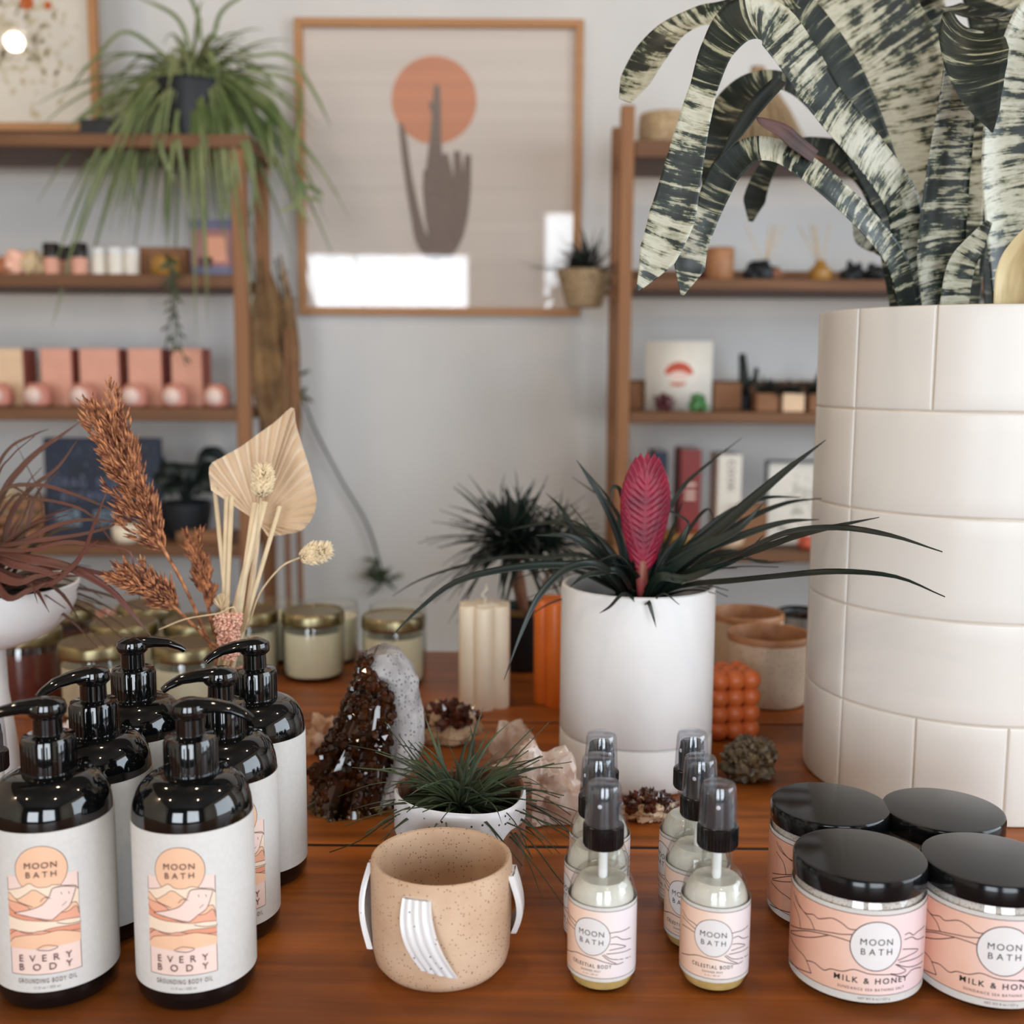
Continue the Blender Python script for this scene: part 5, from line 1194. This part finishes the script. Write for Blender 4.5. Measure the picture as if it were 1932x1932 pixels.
bar(bar(bar(bar(bar(MB(), -wd / 2, wd / 2, -.035, -.028, 0, h), -wd / 2, wd / 2, .028, .035, 0, h), -wd / 2, -wd / 2 + .007, -.028, .028, 0, h), wd / 2 - .007, wd / 2, -.028, .028, 0, h), -wd / 2 + .007, wd / 2 - .007, -.028, .028, 0, .006).build('box_body', 'brown_card', t)
x = at(314, 500, 2.33).x; t = thing('trailing_plant', 'yellow-green pot with a thin vine hanging below the second left shelf', 'plant', (x, 2.325, z))
MB().lathe([(0, 0), (.022, 0), (.029, .012), (.028, .034), (.024, .040), (.021, .036), (0, .034)], 32).build('pot_body', 'dull_gold', t)
O = t.location.copy(); mb = MB()
for L in ([(314, 480), (322, 500), (326, 540), (322, 600), (312, 660)], [(318, 480), (328, 500), (330, 560), (338, 640), (352, 690)], [(310, 478), (318, 500), (324, 550), (330, 620), (325, 670)]):
    P = smooth([at(a, b, 2.26 if b > 495 else 2.30) - O for a, b in L], 20); mb.tube(P, .0014, 5)
    for k in range(2, 20, 2):
        d = Vector((.010 if k % 4 else -.010, -.003, -.008)); mb.strap([P[k], P[k] + d, P[k] + d * 1.8], [.002, .006, .001], 6, (0, -1, 0), .1, .0004, m=1)
mb.build('vine', 'air_leaf', t, None)
t, wd, h = on(360, 438, 412, z, 2.36, .03, 'postcard', 'blue and pink desert picture card standing at the right end of the second left shelf', 'card', None)
mb = MB(); mb.box((0, 0, h / 2), (wd, .004, h)); mb.box((0, -.0025, h * .52), (wd * .96, .0012, h * .62), 1); mb.box((wd * .12, -.0034, h * .5), (wd * .5, .0012, h * .42), 2); mb.box((-wd * .15, -.0034, h * .28), (wd * .35, .0012, h * .16), 3)
M['dusk_blue'] = mat('dusk_blue_print', (110, 112, 140), .6); M['dusk_mauve'] = mat('dusk_mauve_print', (170, 120, 116), .6)
mb.build('card_body', ['dusk_blue', 'dusk_mauve', 'salmon', 'plum'], t)

# --- left shelf 3: salmon boxes and round pink candles
z = LSH[2]
BX = [(-38, 44, 'box_cream', 'pale cream tall box at the left end of the third left shelf'), (72, 136, 'box_salmon', 'salmon tall box second from the left on the third left shelf'), (146, 226, 'box_salmon', 'salmon tall box in the middle of the row on the third left shelf'), (238, 307, 'box_salmon', 'salmon tall box second from the right on the third left shelf'), (320, 384, 'box_salmon', 'salmon tall box at the right end of the row on the third left shelf')]
for a, b, mt, lb in BX:
    t, wd, h = on(a, b - 6, 657, z, 2.37, .07, 'tall_box', lb, 'box', None, 'tall candle boxes on the third left shelf')
    mb = MB(); mb.box((0, 0, h / 2), (wd, .07, h), bev=.0015); mb.box((wd / 2 + .0006, 0, h / 2), (.001, .068, h * .99), 1); mb.build('box_body', [mt, 'box_side'], t)
for i, px in enumerate((-2, 71, 157, 254, 330, 409)):
    x = at(px, 740, 2.31).x; t = thing('travel_candle', ['round pink candle tin in front of the cream box', 'round pink candle tin left of the second box', 'round pink candle tin before the middle salmon box', 'round pink candle tin between the two right middle boxes', 'round pink candle tin before the rightmost salmon box', 'round pink candle tin alone beside the shelf post'][i], 'candle', (x, 2.31, z), 0, 'round candle tins on the third left shelf')
    m = MB(); m.lathe([(0, 0), (.018, 0), (.027, .006), (.0285, .02), (.027, .036), (.018, .046), (.016, .0485), (0, .049)], 36); m.build('tin_body', 'wax_pink', t)
    m = MB(); n = 28; m.add([Vector((.0165 * cos(2 * pi * j / n), -.0292, .024 + .0165 * sin(2 * pi * j / n))) for j in range(n)] + [Vector((.0165 * cos(2 * pi * j / n), -.024, .024 + .0165 * sin(2 * pi * j / n))) for j in range(n)], [tuple(range(n))] + [(j, (j + 1) % n, n + (j + 1) % n, n + j) for j in range(n)])
    m.build('round_label', 'blush', t, None)
M['dim_ink'] = mat('dim_blue_ink', (104, 112, 138), .6)
# --- left shelf 4: dark print, yellow bowl, dark plant, crates
z = LSH[3]
t, wd, h = on(70, 292, 826, z, 2.34, .02, 'standing_print', 'dark night-blue boxed print with pale FORAGED lettering on the lowest left shelf', 'print', None)
mb = MB(); mb.box((0, 0, h / 2), (wd, .02, h), bev=.001); rnd = random.Random(4)
for i in range(140): mb.box((rnd.uniform(-wd / 2, wd / 2) * .95, -.0104, rnd.uniform(.02, h * .95)), (rnd.uniform(.0008, .002),) * 1 + (.0006, rnd.uniform(.0008, .002)), 1)
for cx_, cz_ in ((-.31, .21), (.02, .21)): 
    for i in range(60): mb.box((cx_ * wd + rnd.uniform(-.024, .024), -.0106, cz_ * h + rnd.uniform(-.016, .016)), (.004, .0006, .003), 1)
mb.build('print_board', ['navy', 'cyan_print'], t)
for body, xx, zz, w_ in (('FORAG  FORAGED', -.005, .52, .92), ('BOTANY FLORA', .01, .385, .80)):
    mb = MB(); vs, fs = text2d(body, .026, 1.25); xs = [v[0] for v in vs]; mid = (min(xs) + max(xs)) / 2; sc = w_ * wd / (max(xs) - min(xs)); mb.add([Vector(((v[0] - mid) * sc + xx, -.0108, v[1] + zz * h)) for v in vs], fs); mb.build('printed_text', 'dim_ink', t, None)
x = at(236, 1000, 2.29).x; tag(MB().lathe([(0, 0), (.020, 0), (.027, .008), (.0295, .036), (.0275, .036), (.024, .008), (0, .004)], 32).build('small_bowl', 'wax_ivory', None, None, loc=(x, 2.298, z)), 'small yellowish bowl in front of the dark print on the lowest left shelf', 'bowl')
x = at(352, 960, 2.37).x; t = thing('potted_plant', 'blackish broad-leaved plant in a dark pot on the lowest left shelf', 'plant', (x, 2.37, z))
MB().lathe([(0, 0), (.04, 0), (.052, .05), (.054, .075), (.05, .078), (.047, .07), (0, .068)], 32).build('pot_body', 'charcoal', t)
mb = MB(); rnd = random.Random(9)
for i in range(26):
    a = rnd.uniform(0, 2 * pi); h_ = Vector((cos(a), sin(a) * .7, 0)); L = rnd.uniform(.06, .12); u = rnd.uniform(.3, 1.1)
    P = [Vector((0, 0, .07)), Vector((0, 0, .09)) + h_ * L * .4 + Vector((0, 0, L * u * .8)), Vector((0, 0, .08)) + h_ * L * .85 + Vector((0, 0, L * u)), Vector((0, 0, .07)) + h_ * L * 1.1 + Vector((0, 0, L * u * .8))]
    mb.strap(P, [.003, .006, .034, .040, .004], 10, (h_.x * .3, -1, .6), .12, .0006, m=1)
mb.build('foliage', 'black_leaf', t, None)
t, wd, h = on(318, 420, 1004, z, 2.285, .04, 'wooden_tray', 'shallow brown wooden tray at the right end of the lowest left shelf', 'tray', None)
bar(bar(bar(MB(), -wd / 2, wd / 2, -.018, .018, 0, .006), -wd / 2, wd / 2, -.018, -.013, .0061, h), -wd / 2, wd / 2, .013, .018, .0061, h).build('tray_body', 'brown_card', t)
t, wd, h = on(-60, 60, 942, z, 2.33, .08, 'wooden_crate', 'brown wooden crate of dried flowers at the left end of the lowest left shelf', 'crate', None)
b = MB()
for f in (0, .36, .72): bar(b, -wd / 2, wd / 2, -.04, -.033, h * f + .002, h * (f + .26))
for s in (-1, 1): bar(b, s * (wd / 2 - .008), s * wd / 2, -.0329, .033, 0, h)
bar(b, -wd / 2, wd / 2, .0331, .04, 0, h); bar(b, -wd / 2 + .009, wd / 2 - .009, -.032, .032, .002, .008); b.build('crate_body', 'brown_card', t)
mb = MB(); head(mb, Vector((0, 0, .02)), Vector((0, 0, 1)), h * .9, .06, 160, 5, .02, .004, 1.0); tag(mb.build('dried_flower_heap', 'straw', None, None, loc=tuple(t.location)), 'pale dried flowers heaped in the wooden crate', 'dried flowers')

# --- right shelf 1: woven basket and straw broom
z = RSH[0]
x = at(1253, 230, 2.36).x; tag(MB().lathe([(0, 0), (.045, 0), (.052, .006), (.054, .035), (.052, .062), (.049, .064), (.047, .06), (.048, .01), (0, .008)], 48).build('woven_basket', 'wicker', None, None, loc=(x, 2.345, z)), 'round beige woven basket on the top right shelf', 'basket')
x = at(1452, 250, 2.36).x; t = thing('straw_broom', 'flared bundle of tan straw behind the striped leaves on the top right shelf', 'broom', (x, 2.36, z + .002))
mb = MB(); rnd = random.Random(6)
for i in range(260):
    a = rnd.uniform(-1, 1); b_ = rnd.uniform(-1, 1); mb.tube([Vector((a * .075, b_ * .035, 0)), Vector((a * .05 - .012, b_ * .022, .07)), Vector((a * .014 - .022, b_ * .012, .135)), Vector((a * .011 - .03, b_ * .01, .16))], .0013, 4)
mb.build('bristles', 'wicker', t, None); MB().tube([(-.021, 0, .128), (-.025, 0, .142)], .020, 20, flat=.9).build('binding', 'brown_card', t)

# --- right shelf 2
z = RSH[1]
def deco(px, y, prof, m, name, label, cat, zz=None, group=None):
    x = at(px, 500, y).x; return tag(MB().lathe(prof, 36).build(name, m, None, None, loc=(x, y, z if zz is None else zz)), label, cat, group)
CUPP = [(0, 0), (.024, 0), (.0285, .004), (.029, .064), (.027, .066), (.0255, .06), (.025, .01), (0, .008)]
deco(1358, 2.325, CUPP, 'rust_glaze', 'small_cup', 'rust-brown cup left of the dark stones on the second right shelf', 'cup')
deco(1332, 2.40, CUPP, 'plum', 'small_cup', 'dark cup partly behind the rust-brown cup on the second right shelf', 'cup')
for px, s, lb in ((1425, 1, 'dark rounded stone left of the yellow diffuser'), (1462, .8, 'small dark stone touching the left dark stone'), (1608, 1, 'dark stone right of the yellow diffuser'), (1650, .9, 'dark stone farthest right of the yellow diffuser')):
    x = at(px, 500, 2.34).x; tag(lump((0, 0, .016 * s), (.024 * s, .02 * s, .021 * s), px, .3, 2, 14, 0, 1, .1).build('dark_stone', 'brown_clay' if px == 1462 else 'charcoal', None, None, loc=(x, 2.34, z + .001)), lb, 'stone')
def diffuser(px, m, label, seed):
    x = at(px, 500, 2.32).x; t = thing('reed_diffuser', label, 'diffuser', (x, 2.345, z))
    MB().lathe([(0, 0), (.020, 0), (.024, .006), (.023, .024), (.012, .034), (.009, .044), (.007, .044), (.007, .03), (0, .028)], 32).build('bottle_body', m, t)
    rnd = random.Random(seed)
    for i in range(5): MB().tube([Vector((0, 0, .03)), Vector((rnd.uniform(-.045, .045), rnd.uniform(-.02, .02), .115))], .0012, 5).build('reed', 'straw', t, None)
diffuser(1554, 'dull_gold', 'golden yellow reed diffuser on the second right shelf', 3); diffuser(1447, 'charcoal', 'reed diffuser with a dark bottle on the second right shelf', 5)
t, wd, h = on(1838, 1875, 478, z, 2.33, .04, 'small_box', 'orange and black small box seen behind the golden leaf sheath, second right shelf', 'box', None)
mb = MB(); mb.box((-wd * .25, 0, h / 2), (wd * .5, .04, h), 0); mb.box((wd * .25, 0, h / 2), (wd * .5, .04, h * .98), 1); mb.build('box_body', ['wax_coral', 'black_satin'], t)

# --- right shelf 3
z = RSH[2]
t, wd, h = on(1221, 1347, 643, z, 2.36, .012, 'art_card', 'cream card with a red cap motif standing on the third right shelf', 'card', None)
mb = MB(); mb.box((0, 0, h / 2), (wd, .004, h))
def ell(mb, cx_, cz_, rx, rz, y, mi, a0=0, a1=2 * pi, n=28): mb.add([Vector((cx_, y, cz_))] + [Vector((cx_ + rx * cos(a0 + (a1 - a0) * j / n), y, cz_ + rz * sin(a0 + (a1 - a0) * j / n))) for j in range(n + 1)], [(0, j, j + 1) for j in range(1, n + 1)], mi)
ell(mb, 0, h * .52, .030, .026, -.0024, 1, 0, pi); ell(mb, 0, h * .50, .020, .010, -.0027, 2, 0, 2 * pi); ell(mb, -.002, h * .40, .018, .007, -.0026, 1, pi, 2 * pi)
mb.build('card_body', ['white_card', 'red_print', 'blush'], t, None)
for px, m_, lb in ((1252, 'plum', 'dark plum faceted stone before the cream card'), (1317, 'green_gem', 'green faceted stone before the cream card')):
    x = at(px, 770, 2.31).x; tag(lump((0, 0, .015), (.022, .017, .02), px, .2, 2, 10, 0, 1, .3).build('faceted_stone', m_, None, 15, loc=(x, 2.31, z + .001)), lb, 'stone')
for a, b, pt, lb in ((1192, 1215, 722, 'brown block at the post end of the third right shelf'), (1350, 1404, 722, 'brown block between the cream card and the small pots')):
    t, wd, h = on(a, b, pt, z, 2.38, .06, 'wooden_block', lb, 'block', None); MB().box((0, 0, h / 2), (wd, .06, h), bev=.002).build('block_body', 'brown_card', t)
for px, m_, lb, sd in ((1443, 'brown_card', 'brown square pot with a dark succulent on the third right shelf', 1), (1492, 'box_cream', 'cream square pot with a dark succulent on the third right shelf', 2), (1542, 'brown_card', 'brown square pot beside the tiled planter on the third right shelf', 3)):
    x = at(px, 770, 2.33).x; t = thing('potted_succulent', lb, 'plant', (x, 2.33, z), 0, 'small potted succulents on the third right shelf')
    b = MB(); q = .0225; b.box((0, 0, .019), (2 * q, 2 * q, .038), bev=.002); b.build('pot_body', m_, t); tuft((0, 0, .0385), 60, (.02, .042), (.006, .009), (0, 80), (0, .3), sd, base_r=.016).build('foliage', 'black_leaf', t, None)
x = at(1410, 720, 2.40).x; t = thing('potted_cactus', 'narrow upright dark cactus behind the brown square pot', 'plant', (x, 2.425, z))
MB().lathe([(0, 0), (.018, 0), (.020, .03), (.018, .031), (0, .03)], 24).build('pot_body', 'charcoal', t)
MB().tube([(0, 0, .028), (-.002, 0, .07), (-.008, 0, .12)], [.012, .011, .007], 10).tube([(0, 0, .05), (.022, 0, .066), (.024, 0, .09)], [.007, .007, .005], 8).build('stem', 'black_leaf', t, None)
x = at(1556, 720, 2.40).x; t = thing('potted_cactus', 'second upright dark cactus, partly behind the tiled planter', 'plant', (x, 2.415, z))
MB().lathe([(0, 0), (.018, 0), (.020, .03), (.018, .031), (0, .03)], 24).build('pot_body', 'charcoal', t); MB().tube([(0, 0, .028), (-.002, 0, .07), (.002, 0, .10)], [.014, .013, .008], 10).build('stem', 'black_leaf', t, None)

# --- right shelf 4: books and a framed floral print
z = RSH[3]
BK = [(1132, 1160, 868, 'white_card', None, R(-10), 'pale slim book leaning outside the right shelf post'),
      (1240, 1266, 852, 'navy', None, 0, 'black-blue book behind the crimson flower on the lowest right shelf'),
      (1291, 1331, 848, 'plum', 'red_print', 0, 'dark red book on the lowest right shelf'),
      (1363, 1409, 858, 'white_card', 'txt', 0, 'white book with brown vertical lettering on the lowest right shelf')]
M['wine'] = mat('wine_red_cover', (136, 46, 44), .5)
for i, (a, b, pt, m_, dc, rt, lb) in enumerate(BK):
    if i == 0: continue
    t, wd, h = on(a, b, pt, z, 2.33, .10, 'book', lb, 'book', None)
    if m_ == 'plum': m_ = 'wine'
    mb = MB(); mb.box((0, 0, h / 2), (wd, .10, h), bev=.0015); mb.build('cover', m_, t)
    mb = MB(); mb.box((0, .0005, h / 2 + .0012), (wd * .82, .097, h - .001)); mb.build('pages', 'paper', t)
    if dc == 'txt':
        vs, fs = text2d('COOK', .020, 1.2); mb = MB(); mb.add([Vector((v[1] - .004, -.0512, h * .93 - (v[0] + .03))) for v in vs], fs); mb.build('printed_text', 'ink_brown', t, None)
    if dc == 'red_print':
        mb = MB(); 
        for q in (.5, .56, .64): mb.box((0, -.0507, h * q), (wd * .5, .0006, .006))
        mb.build('spine_marks', 'blush', t)
t, W2, H = frame_pic('picture_frame', 'thin dark framed print of small sprigs on the lowest right shelf, beside the tiled planter', 1463, 1575, 878, 1040, 2.34, .004, 'black_plastic')
t.location.z = z + .001
MB().box((0, -.004, H / 2), (W2 - .009, .004, H - .009)).build('print', 'white_card', t)
mb = MB(); rnd = random.Random(12)
for i in range(70):
    px_, pz_ = (rnd.gauss(.012, .016), H * .55 + rnd.gauss(0, .022)) if i < 45 else (rnd.uniform(-.045, .045), H * .22 + rnd.uniform(-.01, .01))
    a = rnd.random() * 6; r = rnd.uniform(.003, .006); P = [Vector((px_ + r * cos(a + k), -.0066, pz_ + r * sin(a + k))) for k in (0, 1, 2, 3)]; mb.tube(P, .0005, 4, i % 2)
mb.build('printed_artwork', ['ink', 'air_leaf'], t, None)
t, wd, h = on(1408, 1462, 952, z, 2.30, .05, 'wooden_block', 'brown wooden block left of the dark framed print, lowest right shelf', 'block', None); MB().box((0, 0, h / 2), (wd, .05, h), bev=.002).build('block_body', 'brown_card', t)
x = at(1300, 1010, 2.30).x; tag(MB().lathe([(0, 0), (.02, 0), (.036, .014), (.046, .034), (.044, .035), (.033, .016), (0, .006)], 40).build('small_dish', 'dull_gold', None, None, loc=(x - .02, 2.285 + .02, z)), 'ochre yellow dish in front of the red book on the lowest right shelf', 'dish')
x = at(1372, 1010, 2.30).x; tag(MB().lathe([(0, 0), (.018, 0), (.030, .01), (.034, .026), (.032, .027), (.027, .012), (0, .005)], 40).build('small_dish', 'box_cream', None, None, loc=(x + .004, 2.31, z)), 'cream dish in front of the white book on the lowest right shelf', 'dish')
x = at(1524, 1010, 2.29).x; tag(lump((0, 0, .012), (.018, .014, .016), 5, .3, 2, 12, 0, 1).build('red_fruit', 'red_print', None, None, loc=(x, 2.295, z + .001)), 'small red-orange object before the dark framed print', 'ornament')

# ------------------------------------------------------------------ framed cactus poster
t, W2, H = frame_pic('picture_frame', 'large oak framed poster of a salmon sun behind a grey-brown cactus, on the back wall', 560, 1098, 35, 594, RY1 - .012, .018, 'oak')
t.location.y = RY1 - .0015
MB().box((0, -.003, H / 2), (W2 - .03, .003, H - .03)).build('print', 'poster', t); O = t.location.copy()
def pp(px, py, yy=-.0052):
    p = at(px, py, RY1 - .0065) - O; return Vector((p.x, yy, p.z))
mb = MB(); c = pp(819, 189); r = 78 * .00123; ell(mb, c.x, c.z, r, r, -.0051, 0, 0, 2 * pi, 64); mb.build('printed_sun', 'sun', t, None)
mb = MB()
AR = [([(835, 485), (800, 460), (785, 410), (770, 330), (760, 255), (755, 232)], [34, 26, 18, 14, 12, 6]), ([(828, 485), (822, 420), (820, 330), (822, 260), (824, 200), (824, 160)], [30, 34, 34, 20, 15, 10]),
      ([(830, 480), (815, 420), (808, 360), (805, 320)], [20, 22, 20, 12]), ([(835, 480), (845, 420), (845, 350), (838, 290)], [20, 24, 24, 14]), ([(835, 485), (858, 440), (866, 370), (862, 285)], [24, 26, 24, 12]), ([(838, 485), (864, 440), (878, 370), (883, 292)], [24, 22, 18, 12]), ([(824, 215), (816, 205), (812, 192)], [10, 10, 5])]
for q, (L, W_) in enumerate(AR):
    yy = -.0056 - q * .00012; P = smooth([pp(a, b, yy) for a, b in L], 20); a, b = [], []
    for i, p in enumerate(P):
        T = (P[min(i + 1, 20)] - P[max(i - 1, 0)]).normalized(); n_ = Vector((T.z, 0, -T.x)); wv = interp(W_, i / 20) * .00062; a.append(p + n_ * wv); b.append(p - n_ * wv)
    mb.grid([a, b])
mb.build('printed_cactus', 'cactus', t, None)
MB().box((0, -.0125, H / 2), (W2 - .037, .002, H - .037)).build('glass_pane', 'pane', t)

# ------------------------------------------------------------------ small planter bracketed to the right shelf post
x = at(1102, 560, 2.36).x; z0 = at(1102, 580, 2.36).z; t = thing('bracket_planter', 'small tan tapered planter with a dark spiky plant, fixed beside the right shelf post', 'planter', (x, 2.36, z0))
MB().lathe([(0, 0), (.034, 0), (.038, .004), (.055, .068), (.058, .074), (.055, .076), (.051, .07), (0, .066)], 40).build('pot_body', 'wicker', t)
xr = xpx(1166) - x
MB().tube([(.0425, 0, .03), (xr + .002, 0, .03)], .005, 8).tube([(.049, 0, .050), (xr + .002, 0, .050)], .004, 8).box((xr - .003, 0, .04), (.008, .03, .05)).build('bracket', 'brown_card', t)
tf = tuft((0, 0, .068), 110, (.05, .115), (.005, .008), (5, 85), (0, .5), 41, base_r=.02); tf.build('foliage', 'black_leaf', t, None)
# ------------------------------------------------------------------ brown dried leaf bundle leaning beside the left unit
x = at(522, 640, 2.4).x; t = thing('dried_leaf_bundle', 'tall bundle of brown dried leaves and two thin poles beside the left shelf unit', 'dried leaves', (x, 2.42, 0))
O = t.location.copy(); mb = MB()
for L, w_ in (([(545, 900, 2.44), (520, 780, 2.44), (500, 640, 2.44), (490, 480, 2.45)], 46), ([(550, 900, 2.46), (548, 760, 2.46), (530, 620, 2.47), (505, 500, 2.48)], 40), ([(540, 880, 2.42), (500, 760, 2.43), (482, 640, 2.44), (484, 540, 2.44)], 34), ([(548, 860, 2.45), (556, 720, 2.45), (550, 600, 2.46), (528, 480, 2.48)], 18)):
    mb.strap([at(*p) - O for p in L], [.02, w_ * .0011, w_ * .0014, w_ * .001, .004], 20, (.1, -1, .1), .2, .001, m=3, uo=w_)
M['dry_brown'] = mat('dry_brown_leaf', (146, 112, 72), .8, c2=(104, 76, 48), scale=25)
mb.build('leaves', 'dry_brown', t, None)
for px in (546, 568):
    a = at(px - 4, 1000, 2.44) - O; b = at(px, 1140, 2.44) - O; d = (b - a); k = (-a.z) / d.z
    top = at(540 + (px - 546) * .5, 620, 2.46) - O
    MB().tube(smooth([top, a, a + d * k * .98 + Vector((0, 0, .004))], 16), .0065, 8).build('pole', 'brown_card', t, None)
# ------------------------------------------------------------------ thin vine running down the wall
VP = [(520, 488, 2.58), (540, 600, 2.60), (556, 700, 2.603), (590, 800, 2.603), (640, 900, 2.603), (690, 985, 2.603), (715, 1060, 2.603), (722, 1100, 2.60)]
P = smooth([at(*p) for p in VP], 40); O = P[-1].copy(); t = thing('wall_vine', 'thin trailing vine curving down the bare back wall to a small tuft', 'plant', O)
MB().tube(P, .0024, 6).build('stem', 'air_leaf', t, None, origin=O)
mb = MB(); rnd = random.Random(5)
for k in list(range(2, 16, 2)) + [34, 36, 38, 40]:
    for s in range(3 if k < 30 else 4):
        d = Vector((rnd.uniform(-.02, .02), -.006, rnd.uniform(-.018, .012))); mb.strap([P[k], P[k] + d, P[k] + d * 1.9], [.003, .009, .001], 6, (0, -1, 0), .1, .0004, m=1)
for i in range(16): a = R(rnd.uniform(20, 160)); mb.strap([P[-1], P[-1] + Vector((cos(a) * .03, -.01, sin(a) * .03)), P[-1] + Vector((cos(a) * .06, -.012, sin(a) * .045))], [.003, .005, .001], 6, (0, -1, 0), .1, .0004, m=1)
mb.build('foliage', 'air_leaf', t, None, origin=O)
